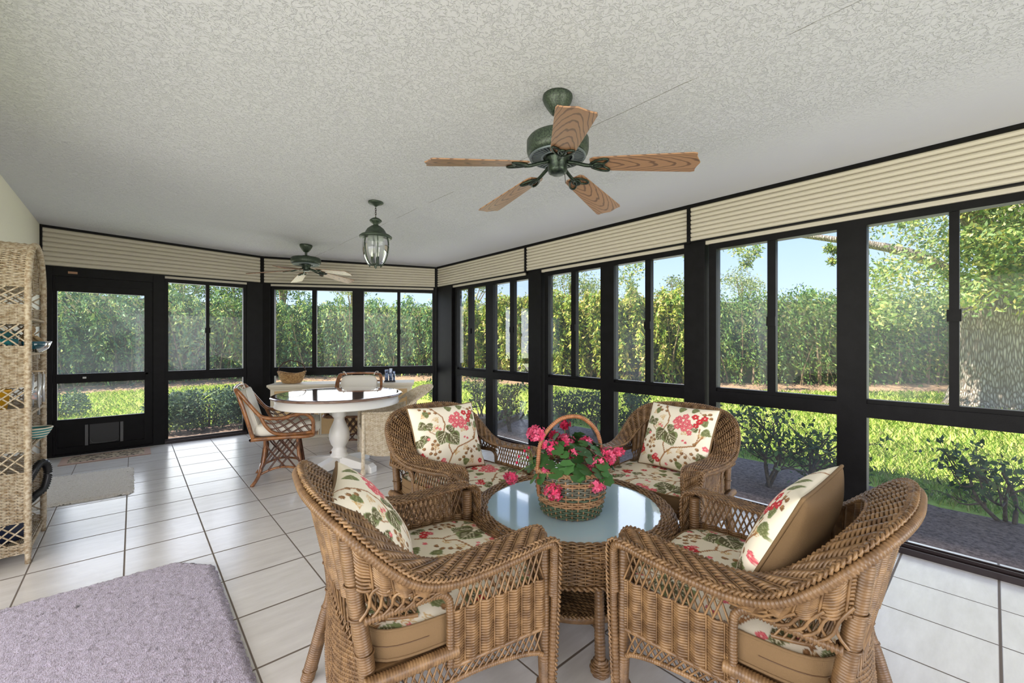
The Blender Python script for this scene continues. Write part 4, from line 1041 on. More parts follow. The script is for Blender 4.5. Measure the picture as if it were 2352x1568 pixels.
def rounded_pad(w, d, h, M, name, m, parent=None, puff=.012):
    n = 28; a = np.linspace(0, 2 * PI, 65)[:-1]; c, s = np.cos(a), np.sin(a); k = (np.abs(c) ** 6 + np.abs(s) ** 6) ** (-1 / 6)
    ex, ey = c * k * w / 2, s * k * d / 2
    rings = [(0.0, -h / 2 - puff * .0), (.6, -h / 2), (.93, -h / 2), (1.0, -h * .25), (1.0, h * .25), (.94, h / 2), (.75, h / 2 + puff * .6), (.4, h / 2 + puff), (0.0, h / 2 + puff * 1.1)]
    P = np.array([np.stack([ex * f, ey * f, np.full(64, z)], 1) for f, z in rings])
    P = P.reshape(-1, 3) @ np.array(M)[:3, :3].T + np.array(M)[:3, 3]
    mb = MB(); mb.grid(P.reshape(len(rings), 64, 3)[::-1], closed_v=True)
    a2 = np.stack([ex * .985, ey * .985, np.full(64, h * .42)], 1) @ np.array(M)[:3, :3].T + np.array(M)[:3, 3]
    mb.tubes(a2, .004, closed=True, sides=5)
    return mb.build(name, m, parent)
SEATM = Matrix.Translation((0, .05, .488)); BACKM = Matrix.Translation((0, -.255, .655)) @ Matrix.Rotation(math.radians(-73), 4, 'X')
def cushions(loc, rz, l1, l2):
    out = []
    for M, dims, nm, lb in ((SEATM, (.51, .56, .10), 'seat_cushion', l1), (BACKM, (.44, .40, .075), 'back_cushion', l2)):
        o = rounded_pad(*dims, M, nm, CREAMF); o.location = (loc[0], loc[1], 0); o.rotation_euler = (0, 0, rz); tag(o, lb, 'cushion'); out.append(o)
    return out
RC1 = ((1.07, 4.51), face(.962, -.274)); RC2 = ((2.02, 5.14), face(-.52, -.85))
make_rattan('brown rattan chair left of the dining table, its back to the glass door', RC1[0], RC1[1], CREAMF)
cu = cushions(*RC1, 'white seat cushion on the rattan chair left of the dining table', 'white back cushion on the rattan chair left of the dining table')
make_rattan('brown rattan chair behind the dining table, facing the camera', RC2[0], RC2[1], CREAMF)
cu2 = cushions(*RC2, 'white seat cushion on the rattan chair behind the dining table', 'white back cushion with corner ties on the rattan chair behind the dining table')
# tie ribbons of the far cushion around the back rail
mb = MB()
for sx in (1, -1): mb.tubes(spline([(sx * .17, -.352, .855), (sx * .19, -.335, .895), (sx * .215, -.375, .895), (sx * .20, -.385, .85)], 12), .010, sides=6, flat=.35)
mb.build('ties', CREAMF, cu2[1])
mb = MB(); mb.tubes(spline([(-.20, -.33, .84), (-.235, -.36, .90), (-.25, -.385, .87), (-.235, -.36, .83), (-.21, -.34, .86)], 16), .007, sides=6, flat=.4)
mb.build('ties', CREAMF, cu[1])

# white wicker armchair on the window side of the table
WCF = A(-.95, .31); WCL = A(1.985, 4.20)
wc = thing('white_wicker_chair', 'white wicker armchair with a fan-shaped back beside the dining table', 'armchair', (WCL[0], WCL[1], 0), face(*WCF))
NB = 150
ohw = [(.30, .27, .605), (.305, .18, .60), (.31, .05, .595), (.312, -.08, .605), (.315, -.17, .64), (.30, -.25, .70), (.24, -.37, .77), (.12, -.44, .80)]
ihw = [(.25, .265, .60), (.25, .18, .595), (.25, .05, .59), (.25, -.07, .60), (.245, -.14, .625), (.225, -.20, .665), (.17, -.26, .69), (.08, -.295, .705)]
mir = lambda h, mid: h + [mid] + [(-x, y, z) for x, y, z in h[::-1]]
CO = spline(mir(ohw, (0, -.46, .81)), NB); CI = spline(mir(ihw, (0, -.31, .71)), NB)
mb = MB(); S = ruled(CI, CO); weave(mb, S, 60, 7, rw=.0055, amp=.005, per=4)
mb.build('arm_band', WICKW, wc)
mb = MB(); Nn = S(np.linspace(0, 1, NB), np.full(NB, .5))[1]; up = Nn * np.sign(Nn[NB // 2] @ A(0, .3, 1)); braid(mb, CO, up, w=.012, h=.006, lam=.06, r=.006); mb.build('braided_edge', WICKW, wc)
for sx in (1, -1):
    y = np.linspace(.26, -.24, 20)
    tp = np.stack([np.full(20, sx * .295), y, .585 + .03 * np.abs(np.linspace(-1, 1, 20)) ** 2], 1); lw = np.stack([np.full(20, sx * .275), y, .17 + .05 * np.linspace(-1, 1, 20) ** 2], 1)
    mb = MB(); weave(mb, ruled(tp, lw), 22, 44, rw=.005, amp=.004, per=2); braid(mb, lw, (1, 0, 0), w=.008, lam=.05); mb.build('side_panel', WICKW, wc)
u = np.linspace(-1, 1, 20); tp = np.stack([-.27 * u, np.full(20, .26), np.full(20, .40)], 1); lw = np.stack([-.27 * u, np.full(20, .26), .17 + .05 * u * u], 1)
mb = MB(); weave(mb, ruled(tp, lw), 24, 24, rw=.005, amp=.004, per=2); mb.box(-.27, .27, -.25, .26, .385, .405); mb.build('seat', WICKW, wc)
top = CI[int(NB * .36):int(NB * .64)]; m = len(top); bt = np.stack([np.interp(np.linspace(0, 1, m), [0, 1], [.25, -.25]), np.full(m, -.235), np.full(m, .40)], 1)
mb = MB(); weave(mb, ruled(top, bt), 24, 36, rw=.005, amp=.004, per=2); mb.build('backrest', WICKW, wc)
for sx, sy in ((1, 1), (-1, 1), (1, -1), (-1, -1)):
    mb = MB(); coil(mb, [(sx * .285, sy * .255, .59 if sy > 0 else .42), (sx * .28, sy * .26, .0)], .018, .009, .0012, sides=10)
    mb.lathe([(0, 0), (.02, 0), (.026, .012), (.022, .05), (.018, .055)][::-1], 12, (sx * .28, sy * .26, 0)); mb.build('leg', WICKW, wc)

# sideboard under the chamfer windows, with basket and vase
sb = thing('sideboard', 'low cream sideboard with pale wood panels under the corner windows', 'sideboard', (0, 0, 0))
s0, s1, qf, qb = .235, 2.10, -.55, -.10
mb = MB(); M = WC.M
mb.box(s0 + .03, s1 - .03, qf + .03, qb, .0, .67, M=M); mb.build('body', CREAMPAINT, sb)
mb = MB()
for k, (z0, z1, o) in enumerate(((.655, .668, .012), (.668, .684, .024), (.684, .716, .036))): mb.box(s0 + .03 - o, s1 - .03 + o, qf + .03 - o, qb + .01, z0, z1, M=M)
mb.build('top_board', CREAMPAINT, sb, bevel=.005)
w3 = (s1 - s0 - .06 - .16) / 3
for k in range(3):
    a = s0 + .03 + .05 + k * (w3 + .03)
    mb = MB(); mb.box(a, a + w3, qf + .018, qf + .032, .045, .64, M=M); p = mb.build('door_panel', MAPLE, sb)
    mb = MB()
    for x0, x1, z0, z1 in ((a - .012, a + .004, .04, .645), (a + w3 - .004, a + w3 + .012, .04, .645), (a, a + w3, .632, .648)): mb.box(x0, x1, qf + .008, qf + .03, z0, z1, M=M)
    mb.build('panel_moulding', CREAMPAINT, p)
mb = MB(); mb.box(s0 + .03, s1 - .03, qf + .012, qf + .03, .0, .035, M=M); mb.build('plinth', CREAMPAINT, sb)
def wc_pt(s, q): p = WC.p(s, q, 0); return p[0], p[1]
bx, by = 1.63, 6.38
gb = thing('gift_basket', 'small tan woven basket with a dark twig handle on the sideboard', 'basket', (bx, by, .716), math.radians(-30))
mb = MB(); n = 12
TWIG = simple('dark_twig', lin(70, 50, 36), 0.6); BSK = simple('basket_straw', lin(196, 160, 108), 0.6, var=(lin(150, 112, 68), 50))
for j in range(n):
    f = (j + .5) / n; a = np.linspace(0, 2 * PI, 97)[:-1]; rx = .10 + .075 * f ** .6; ry = .075 + .06 * f ** .6; k = 1 + .03 * np.sin(a * 14 + (j % 2) * PI)
    mb.tubes(np.stack([rx * k * np.cos(a), ry * k * np.sin(a), .006 + f * .125 + .04 * np.cos(a) ** 2 * f], 1), .0068, closed=True, sides=6)
mb.lathe([(0, .002), (.08, .002), (.08, .012), (0, .012)][::-1], 24); mb.build('woven_body', BSK, gb)
mb = MB(); R2 = np.random.default_rng(5); hp = spline([(-.17, 0, .12), (-.172, .01, .19), (-.12, -.01, .26), (-.04, .01, .305), (.05, -.005, .30), (.13, .01, .255), (.172, 0, .18), (.17, 0, .12)], 60)
for k in range(3): mb.tubes(hp + .006 * np.stack([np.sin(np.arange(60) * .5 + k * 2.1), np.cos(np.arange(60) * .5 + k * 2.1), np.sin(np.arange(60) * .7 + k)], 1), .004, sides=5)
mb.build('handle', TWIG, gb)
vx, vy = 2.735, 5.70
vs = thing('glass_ornament', 'dark blue streaked glass ornament standing on the sideboard', 'ornament', (vx, vy, .716), math.radians(-30))
VG = simple('dark_blue_glass', lin(20, 22, 36), 0.08, spec=0.7, var=(lin(150, 170, 205), 34))
mb = MB(); mb.box(-.075, .075, -.04, .04, 0, .02); mb.build('base', simple('black_gloss', lin(14, 14, 18), 0.15), vs, bevel=.003)
for x, h, w in ((-.045, .17, .05), (.012, .185, .045), (.056, .15, .035)):
    mb = MB(); mb.box(x - w / 2, x + w / 2, -.025, .025, .02, h); mb.build('glass_block', VG, vs, bevel=.006)

# ================================================================== ETAGERE AT THE HOUSE WALL
E0, E1, EX0, EX1 = 3.715, 4.285, -.755, -.455
et = thing('wicker_etagere', 'tall whitewashed wicker shelf unit with an arched top by the house wall', 'shelf unit', (0, 0, 0))
cyE = (E0 + E1) / 2; rE = (E1 - E0) / 2; zS = 1.60
pathE = np.array([(E0, z) for z in np.linspace(.06, zS, 60)] + [(cyE - rE * math.cos(a), zS + rE * math.sin(a)) for a in np.linspace(0, PI, 40)[1:-1]] + [(E1, z) for z in np.linspace(zS, .06, 60)])
sE = np.r_[0, np.cumsum(np.hypot(*np.diff(pathE, axis=0).T))]; LE = sE[-1]
def pe(s): return np.stack([np.interp(s, sE, pathE[:, 0]), np.interp(s, sE, pathE[:, 1])], -1)
def SE(u, v):
    p = pe(u * LE); e = .004; t_ = nrm(pe(np.minimum(u + e, 1) * LE) - pe(np.maximum(u - e, 0) * LE))
    x = EX0 + (EX1 - EX0) * v
    P = np.stack([x + 0 * u, p[..., 0], p[..., 1]], -1); N_ = np.stack([0 * u + 0 * v, -t_[..., 1] + 0 * v, t_[..., 0] + 0 * v], -1)
    return P, N_
def SEw(u, v):   # same surface, rows run along v
    u, v = np.broadcast_arrays(np.asarray(u, float), np.asarray(v, float)); return SE(v, u)
zb = [(.12, .24), (.53, .66), (.90, 1.02), (1.26, 1.385), (1.50, 1.62)]      # lattice bands up each side
def s_of(z): return np.interp(z, pathE[:60, 1], sE[:60])
bands = [(s_of(a), s_of(b)) for a, b in zb]; bands = bands + [(LE - b, LE - a) for a, b in bands[::-1]]
mb = MB(); prev = 0.0
for a, b in bands + [(LE, LE)]:
    if a > prev: weave(mb, SEw, 10, max(2, int((a - prev) / .0085)), rw=.0042, amp=.0045, v0=prev / LE, v1=a / LE, per=2)
    prev = b
mb.build('woven_shell', WICKG, et)
for a, b in bands:
    mb = MB()
    S_ = lambda u, v, a=a, b=b: SE((a + (b - a) * v) / LE, u)
    lattice(mb, lambda u, v, S_=S_: S_(*np.broadcast_arrays(np.asarray(u, float), np.asarray(v, float))), 6, 2.6, r=.0045); mb.build('lattice_band', WICKG, et)
mb = MB()
for x in (EX0, EX1):
    P = np.stack([np.full(len(pathE), x), pathE[:, 0], pathE[:, 1]], 1); coil(mb, P, .016, .010, .0016, sides=9, ref=(1, 0, 0))
mb.build('rim', WICKG, et)
for x in (EX0, EX1):
    for y in (E0, E1):
        mb = MB(); mb.lathe([(0, 0), (.013, 0), (.014, .07), (0, .07)][::-1], 12, (x, y, 0)); mb.build('foot', WICKG, et)
SHZ = (.075, .66, .86, 1.215, 1.425)
for z in SHZ:
    mb = MB(); mb.box(EX0, EX1 - .005, E0 + .01, E1 - .01, z - .014, z)
    P = np.array([[[x, y, z + .002 + .002 * math.sin(y * 190 + k * PI)] for y in np.linspace(E0 + .012, E1 - .012, 60)] for k, x in enumerate(np.linspace(EX0 + .01, EX1 - .01, 34))]); mb.tubes(P, .0042, sides=4)
    coil(mb, [(EX1, E0, z - .006), (EX1, E1, z - .006)], .008, .008, .001, sides=7, ref=(1, 0, 0)); mb.build('shelf', WICKG, et)
# what stands in it
STONE = simple('tan_resin', lin(176, 148, 106), 0.7, bump=(60, .5), var=(lin(132, 104, 70), 40)); BLUEG = glassmat('blue_glass', .35, tint=(.25, .72, .9), hz=(.3, .75, .95), gl=.08)
fg = thing('figurine', 'tan sculpted figurine on the second shelf of the wicker unit', 'figurine', (-.505, 4.15, 1.217))
mb = MB(); mb.lathe([(0, 0), (.05, 0), (.056, .02), (.05, .06), (.032, .10), (.022, .118), (.03, .13), (.032, .15), (.022, .17), (0, .178)][::-1], 20); mb.build('body', STONE, fg)
mb = MB(); mb.tubes(spline([(.03, -.03, .10), (.055, -.03, .07), (.04, .01, .055)], 8), .012, sides=7, cap=True).tubes(spline([(.0, .04, .10), (.05, .045, .075), (.05, .01, .06)], 8), .012, sides=7, cap=True); mb.build('arm', STONE, fg)
gl = thing('glass_bowl', 'turquoise glass bowl at the front edge of the wicker unit', 'bowl', (-.47, 4.05, 1.217))
mb = MB(); mb.lathe([(0, .006), (.03, .006), (.06, .03), (.075, .07), (.079, .068), (.064, .025), (.032, 0), (0, 0)], 32); mb.build('bowl', BLUEG, gl)
SHELL = simple('pink_shell', lin(226, 190, 178), 0.4, var=(lin(170, 205, 225), 40))
sh = thing('seashell', 'pink and pale blue seashell lying on the third shelf of the wicker unit', 'seashell', (-.50, 4.12, .88))
mb = MB(); a = np.linspace(0, 6 * PI, 70); rr = .008 + .045 * (a / a[-1]); mb.tubes(np.stack([.01 + .5 * rr * np.cos(a), rr * np.sin(a) * .6, .045 + .05 * (1 - a / a[-1])], 1), .3 * rr + .004, sides=9, cap=True); mb.build('whorl', SHELL, sh)
STEEL = simple('chime_steel', lin(206, 208, 206), 0.25, metal=.7)
ch = thing('wind_chime', 'silver wind chime tubes hanging at the front of the wicker unit', 'wind chime', (-.462, 4.10, 1.19))
mb = MB(); mb.lathe([(0, -.10), (.035, -.10), (.035, -.09), (0, -.09)][::-1], 20); mb.build('top_disc', simple('chime_wood', lin(190, 170, 140), .5), ch)
for k in range(5):
    a = k * 2 * PI / 5; c = (.027 * math.cos(a), .027 * math.sin(a)); l = .18 + .02 * k
    mb = MB(); mb.lathe([(.0, -.115), (.0065, -.115), (.0065, -.115 - l), (0, -.115 - l)], 10, (c[0], c[1], 0)); mb.tubes(np.array([[c[0], c[1], -.10], [c[0], c[1], -.116]]), .001, sides=4); mb.build('tube', STEEL, ch)
mb = MB(); mb.tubes(np.array([[0, 0, .012], [0, 0, -.1]]), .0012, sides=4).tubes(ring(.012, 0.008, 12)[:-1] @ np.array([[0, 0, 1], [0, 1, 0], [1, 0, 0]]), .0016, closed=True, sides=4); mb.build('cord', simple('cord', lin(200, 196, 186), .8), ch)
tb = thing('striped_basket', 'teal striped shallow basket on the fourth shelf of the wicker unit', 'basket', (-.475, 4.10, .662))
mb = MB(); TEAL = simple('teal', lin(36, 128, 130), .5); PALE = simple('pale_straw', lin(222, 214, 190), .6)
for j in range(8): mb.tubes(ring(.045 + .035 * (j / 7) ** .7, .006 + j * .0085, 40)[:-1], .005, closed=True, sides=6, mi=j % 2)
mb.build('woven_body', [TEAL, PALE], tb)
tw = thing('folded_towel', 'dark teal folded towel behind the upper lattice of the wicker unit', 'towel', (-.62, 3.86, 1.217))
for j, m_ in enumerate((simple('towel_navy', lin(24, 42, 74), .9, bump=(300, .4)), simple('towel_teal', lin(28, 112, 118), .9, bump=(300, .4)), simple('towel_green', lin(26, 84, 88), .9, bump=(300, .4)))):
    o = rounded_pad(.20, .24, .035, Matrix.Translation((0, 0, .022 + j * .043)), 'fold', m_, tw, .004)
YEL = simple('yellow_plastic', lin(238, 176, 40), .4); GRYP = simple('grey_plastic', lin(110, 110, 106), .4)
by_ = thing('toy_bucket', 'yellow and grey plastic bucket behind the middle lattice of the wicker unit', 'bucket', (-.62, 3.87, .862))
mb = MB(); mb.lathe([(0, 0), (.06, 0), (.08, .13), (.084, .13), (.084, .14), (.076, .14), (.058, .012), (0, .012)][::-1], 28); mb.build('pail', YEL, by_)
mb = MB(); a = np.linspace(0, PI, 20); mb.tubes(np.stack([.084 * np.cos(a), np.zeros(20), .13 + .05 * np.sin(a)], 1), .004, sides=6); mb.build('handle', GRYP, by_)
vc = thing('vacuum_cleaner', 'black canister vacuum with ribbed hose on the bottom shelf of the wicker unit', 'vacuum cleaner', (-.61, 4.0, .077))
BLKP = simple('black_plastic', lin(22, 23, 26), .35)
mb = MB(); mb.lathe([(0, 0), (.11, 0), (.125, .02), (.125, .16), (.115, .22), (.08, .26), (0, .27)][::-1], 36); mb.build('canister', simple('navy_plastic', lin(30, 40, 66), .35), vc)
mb = MB(); mb.box(-.04, .04, -.03, .03, .265, .30); mb.build('carry_handle', YEL, vc, bevel=.008)
hs = spline([(.06, .06, .20), (.13, .07, .36), (.16, .10, .42), (.185, .13, .40), (.19, .14, .33), (.175, .12, .25), (.14, .09, .22), (.12, .05, .20)], 90)
mb = MB(); mb.tubes(hs, .021 + .003 * np.where(np.arange(90) % 2 == 0, 1, -1), sides=12, cap=True); mb.build('hose', BLKP, vc)

# ================================================================== RUGS
def rug_mat(name, c1, c2, sc=(1, 1, 1)):
    m, nt, N, L, p = mat(name)
    tc = N.new('ShaderNodeTexCoord'); mp = N.new('ShaderNodeMapping'); mp.inputs['Scale'].default_value = sc; L.new(tc.outputs['Object'], mp.inputs['Vector'])
    a = N.new('ShaderNodeTexNoise'); a.inputs['Scale'].default_value = 210; a.inputs['Detail'].default_value = 3; L.new(mp.outputs['Vector'], a.inputs['Vector'])
    r = N.new('ShaderNodeValToRGB'); r.color_ramp.elements[0].position = .34; r.color_ramp.elements[0].color = c2; r.color_ramp.elements[1].position = .56; r.color_ramp.elements[1].color = c1
    L.new(a.outputs['Fac'], r.inputs['Fac']); L.new(r.outputs['Color'], p.inputs['Base Color'])
    b = N.new('ShaderNodeBump'); b.inputs['Strength'].default_value = .8; b.inputs['Distance'].default_value = .005; L.new(a.outputs['Fac'], b.inputs['Height']); L.new(b.outputs['Normal'], p.inputs['Normal'])
    p.inputs['Roughness'].default_value = 1.0; p.inputs['Specular IOR Level'].default_value = .05; p.inputs['Sheen Weight'].default_value = .25
    return m
def rug(name, outline, h, m, label, cat, step=.009, jitter=.0016):
    """shaggy mat: rounded edge, tufted top."""
    o = np.asarray(outline, float); mn, mx = o.min(0), o.max(0)
    xs = np.arange(mn[0] - .02, mx[0] + .02, step); ys = np.arange(mn[1] - .02, mx[1] + .02, step)
    X, Y = np.meshgrid(xs, ys, indexing='ij')
    d = np.full(X.shape, 9.0)
    n = len(o)
    for k in range(n):
        a, b = o[k], o[(k + 1) % n]; e = b - a; l = np.hypot(*e); d = np.minimum(d, ((X - a[0]) * -e[1] + (Y - a[1]) * e[0]) / l)
    R3 = np.random.default_rng(2)
    edge = .004 * R3.normal(size=X.shape)
    z = h * np.sqrt(np.clip((d + edge + .004) / .03, 0, 1)) + np.where(d > .01, jitter * R3.normal(size=X.shape), 0)
    mb = MB(); P = np.stack([X + .3 * step * R3.normal(size=X.shape), Y + .3 * step * R3.normal(size=X.shape), np.maximum(z, .001)], -1)
    U, W = X.shape; i = np.arange(U - 1)[:, None]; j = np.arange(W - 1)[None]
    q = np.stack([i * W + j, (i + 1) * W + j, (i + 1) * W + j + 1, i * W + j + 1], -1).reshape(-1, 4)
    dd = d.ravel(); q = q[(dd[q] > -.012).all(1)]
    mb.add(P.reshape(-1, 3), q, True)
    ob = mb.build(name, m); tag(ob, label, cat); return ob
LILAC = rug_mat('lilac_pile', lin(182, 174, 191), lin(150, 138, 149), (1.0, .55, 1)); BEIGE = rug_mat('beige_pile', lin(234, 229, 221), lin(206, 198, 188), (.7, 1.2, 1))
rug('rug', [(-.72, 1.62), (.30, 1.62), (.345, 1.70), (.345, 2.95), (.19, 3.125), (-.72, 3.125)], .024, LILAC, 'large lilac grey shaggy rug on the tiles nearest the camera', 'rug')
rug('bath_mat', [(-.72, 4.86), (-.02, 4.84), (.0, 4.87), (.0, 5.78), (-.02, 5.80), (-.72, 5.86)], .020, BEIGE, 'pale beige shaggy mat lying between the wicker shelf unit and the door', 'mat')
m, nt, N, L, p = mat('leaf_doormat')
tc = N.new('ShaderNodeTexCoord'); v = N.new('ShaderNodeTexVoronoi'); v.feature = 'DISTANCE_TO_EDGE'; v.inputs['Scale'].default_value = 16; mp = N.new('ShaderNodeMapping'); mp.inputs['Scale'].default_value = (1, 2.2, 1)
r = N.new('ShaderNodeValToRGB'); r.color_ramp.elements[0].position = .05; r.color_ramp.elements[0].color = lin(52, 44, 40); r.color_ramp.elements[1].position = .14; r.color_ramp.elements[1].color = lin(196, 178, 152)
L.new(tc.outputs['Object'], mp.inputs['Vector']); L.new(mp.outputs['Vector'], v.inputs['Vector']); L.new(v.outputs['Distance'], r.inputs['Fac']); L.new(r.outputs['Color'], p.inputs['Base Color']); p.inputs['Roughness'].default_value = .9
dm = thing('doormat', 'leaf-patterned doormat with a pinkish border at the foot of the black door', 'doormat', (0, 0, 0))
mb = MB(); mb.box(-.52, .10, 6.44, 6.75, .0, .010); mb.build('patterned_field', m, dm)
mb = MB()
for a in ((-.58, -.52, 6.39, 6.80), (.10, .155, 6.39, 6.80), (-.52, .10, 6.39, 6.44), (-.52, .10, 6.75, 6.80)): mb.box(*a, 0, .0095)
mb.build('border', simple('mat_border', lin(176, 150, 136), .9, bump=(200, .3)), dm)
# ================================================================== THE GARDEN
GZ = -0.12
LEAF = colmat('leaf', 0.5, 0.35, 0.3); GRASSM = colmat('grass_blade', 0.55, 0.3, 0.3)
BARKS = simple('shrub_bark', lin(74, 62, 50), 0.8, var=(lin(104, 92, 78), 30)); TWIGP = simple('pale_branch', lin(150, 130, 104), 0.8, var=(lin(110, 92, 70), 12))
def leaves(mb, P, size, cols, axis=None, spread=1.0, w=.36, fold=.12, R=rng, shade=None):
    P = np.asarray(P, float); n = len(P); s = np.asarray(size, float)
    if s.ndim == 0: s = np.full(n, float(s))
    a = R.normal(size=(n, 3)) * spread
    if axis is not None: a = a + axis
    a = nrm(a); b = nrm(np.cross(a, R.normal(size=(n, 3)))); c = np.cross(a, b)
    s = s[:, None]
    V = np.stack([P, P + a * s * .45 + b * s * w * .5 + c * s * fold, P + a * s, P + a * s * .45 - b * s * w * .5 + c * s * fold], 1)
    q = np.arange(4)[None] + 4 * np.arange(n)[:, None]
    cols = np.asarray(cols, float)
    k = cols[R.integers(0, len(cols), n)] * R.uniform(.72, 1.25, (n, 1))
    mb.add(V.reshape(-1, 3), q, True, 0, np.repeat(np.clip(k, 0, 1), 4, 0))
def at(u, v, d):
    """point of the garden seen in direction (u,v) of the photograph at distance d along the view axis."""
    x = (u - 1176) / FPX * d; g = fwd * d + rgt * x
    return A(g[0], g[1], HC - (v - 784.6) / FPX * d)
def rot_prism(mb, p0, p1, w, h):
    p0, p1 = A(*p0), A(*p1); d = nrm(p1 - p0); b = nrm(np.cross(d, A(0, 0, 1))) * w / 2; up = A(0, 0, h)
    v = [p0 - b, p0 + b, p1 + b, p1 - b]; v = v + [x + up for x in v]
    mb.add(np.array(v), np.array([[0, 1, 2, 3], [7, 6, 5, 4], [0, 4, 5, 1], [1, 5, 6, 2], [2, 6, 7, 3], [3, 7, 4, 0]]), False)

# ground
def noise_ground(name, c1, c2, scale, bump, c3=None):
    m, nt, N, L, p = mat(name)
    tc = N.new('ShaderNodeTexCoord'); n = N.new('ShaderNodeTexNoise'); n.inputs['Scale'].default_value = scale; n.inputs['Detail'].default_value = 8; n.inputs['Roughness'].default_value = .7
    r = N.new('ShaderNodeValToRGB'); r.color_ramp.elements[0].position = .32; r.color_ramp.elements[0].color = c1; r.color_ramp.elements[1].position = .66; r.color_ramp.elements[1].color = c2
    b = N.new('ShaderNodeBump'); b.inputs['Strength'].default_value = bump; b.inputs['Distance'].default_value = .03
    L.new(tc.outputs['Object'], n.inputs['Vector']); L.new(n.outputs['Fac'], r.inputs['Fac']); L.new(r.outputs['Color'], p.inputs['Base Color']); L.new(n.outputs['Fac'], b.inputs['Height']); L.new(b.outputs['Normal'], p.inputs['Normal'])
    p.inputs['Roughness'].default_value = .95; p.inputs['Specular IOR Level'].default_value = .1
    return m
LAWNM = noise_ground('lawn_ground', lin(150, 170, 70), lin(196, 208, 104), 18, .6)
MULCH = noise_ground('mulch', lin(98, 80, 72), lin(184, 158, 142), 34, 1.0)
LITTER = noise_ground('leaf_litter', lin(116, 92, 72), lin(186, 156, 128), 20, .9)
mb = MB(); xs = np.linspace(-30, 45, 60); X, Y = np.meshgrid(xs, xs, indexing='ij'); mb.grid(np.stack([X, Y, np.full(X.shape, GZ)], -1)); mb.grid(np.stack([X, Y, np.full(X.shape, GZ - .3)], -1)[:, ::-1])
tag(mb.build('ground', LAWNM), kind='structure')
mb = MB()
for poly in ([(3.66, -6), (5.25, -6), (5.05, .3), (5.42, 1.0), (5.45, 4.5), (5.1, 6.3), (3.66, 5.85)], [(5.1, 6.3), (4.3, 8.2), (1.45, 7.06), (3.66, 5.85)], [(1.45, 7.06), (4.3, 8.2), (2.2, 8.6), (-.1, 8.5), (-.2, 7.06)]):
    mb.prism(poly, GZ - .05, GZ + .018)
tag(mb.build('mulch_bed', MULCH), kind='structure')
HP = spline([(-9, 17.2), (-4, 17.5), (-.5, 17.5), (1.9, 17.7), (4.7, 17.0), (7.7, 15.4), (9.7, 12.8), (10.9, 9.6), (12.6, 7.2), (15.0, 4.2), (17.4, 2.0), (20.5, -.5), (24, -4)], 200)
HT = nrm(np.gradient(HP, axis=0)); HN = np.stack([HT[:, 1], -HT[:, 0]], 1)       # towards the house
mb = MB(); w = 1.5 + .35 * np.sin(np.arange(200) * .33) + .2 * np.sin(np.arange(200) * .9)
mb.grid(np.stack([np.c_[HP - HN * 2.5, np.full(200, GZ + .015)], np.c_[HP, np.full(200, GZ + .09)], np.c_[HP + HN * w[:, None] * .6, np.full(200, GZ + .03)], np.c_[HP + HN * w[:, None], np.full(200, GZ - .01)]], 1)[:, ::-1])
tag(mb.build('litter_strip', LITTER), kind='structure')

# grass blades
def in_lawn(x, y):
    d = np.min(np.hypot(x[:, None] - HP[None, ::4, 0], y[:, None] - HP[None, ::4, 1]), 1)
    bed = (x < np.interp(y, [-6, .3, 1.0, 4.5, 6.3], [5.3, 5.15, 5.5, 5.55, 5.2])) & (y < 6.4)
    bed |= (x < 4.4) & (y < 8.6) & (y > 5)
    side = HN[np.argmin(np.hypot(x[:, None] - HP[None, :, 0], y[:, None] - HP[None, :, 1]), 1)]
    return (d > 1.45) & ~bed
mb = MB()
for x0, x1, y0, y1, n, l, wd in ((5.1, 8.0, -2.6, 5.8, 34000, .075, .0075), (8.0, 11.5, -3.5, 9.5, 22000, .10, .013), (11.0, 16, -4, 5, 12000, .12, .018), (5.2, 9.5, 5.5, 13, 9000, .10, .014), (-2.6, 4.6, 8.4, 16.5, 22000, .10, .013)):
    x = rng.uniform(x0, x1, n); y = rng.uniform(y0, y1, n); ok = in_lawn(x, y); x, y = x[ok], y[ok]; n = len(x)
    P = np.stack([x, y, np.full(n, GZ)], 1); a = rng.uniform(0, 2 * PI, n); L_ = l * rng.uniform(.5, 1.15, n)
    d = np.stack([np.cos(a), np.sin(a), np.zeros(n)], 1); b = np.stack([-np.sin(a), np.cos(a), np.zeros(n)], 1) * wd / 2
    lean = rng.uniform(.2, .9, n)[:, None]; m_ = P + (d * lean * .35 + A(0, 0, .62)) * L_[:, None]; t_ = P + (d * lean + A(0, 0, .95)) * L_[:, None]
    V = np.stack([P - b, P + b, m_ + b * .8, t_, m_ - b * .8], 1); q = np.arange(5)[None] + 5 * np.arange(n)[:, None]
    c = np.array([srgb((164, 188, 82)), srgb((184, 198, 104)), srgb((136, 170, 70)), srgb((206, 202, 134))])[rng.integers(0, 4, n)] * rng.uniform(.75, 1.15, (n, 1))
    mb.add(V.reshape(-1, 3), q, True, 0, np.repeat(np.clip(c, 0, 1), 5, 0))
tag(mb.build('grass', GRASSM), 'sunlit green lawn grass outside the big window wall', 'grass', kind='stuff')

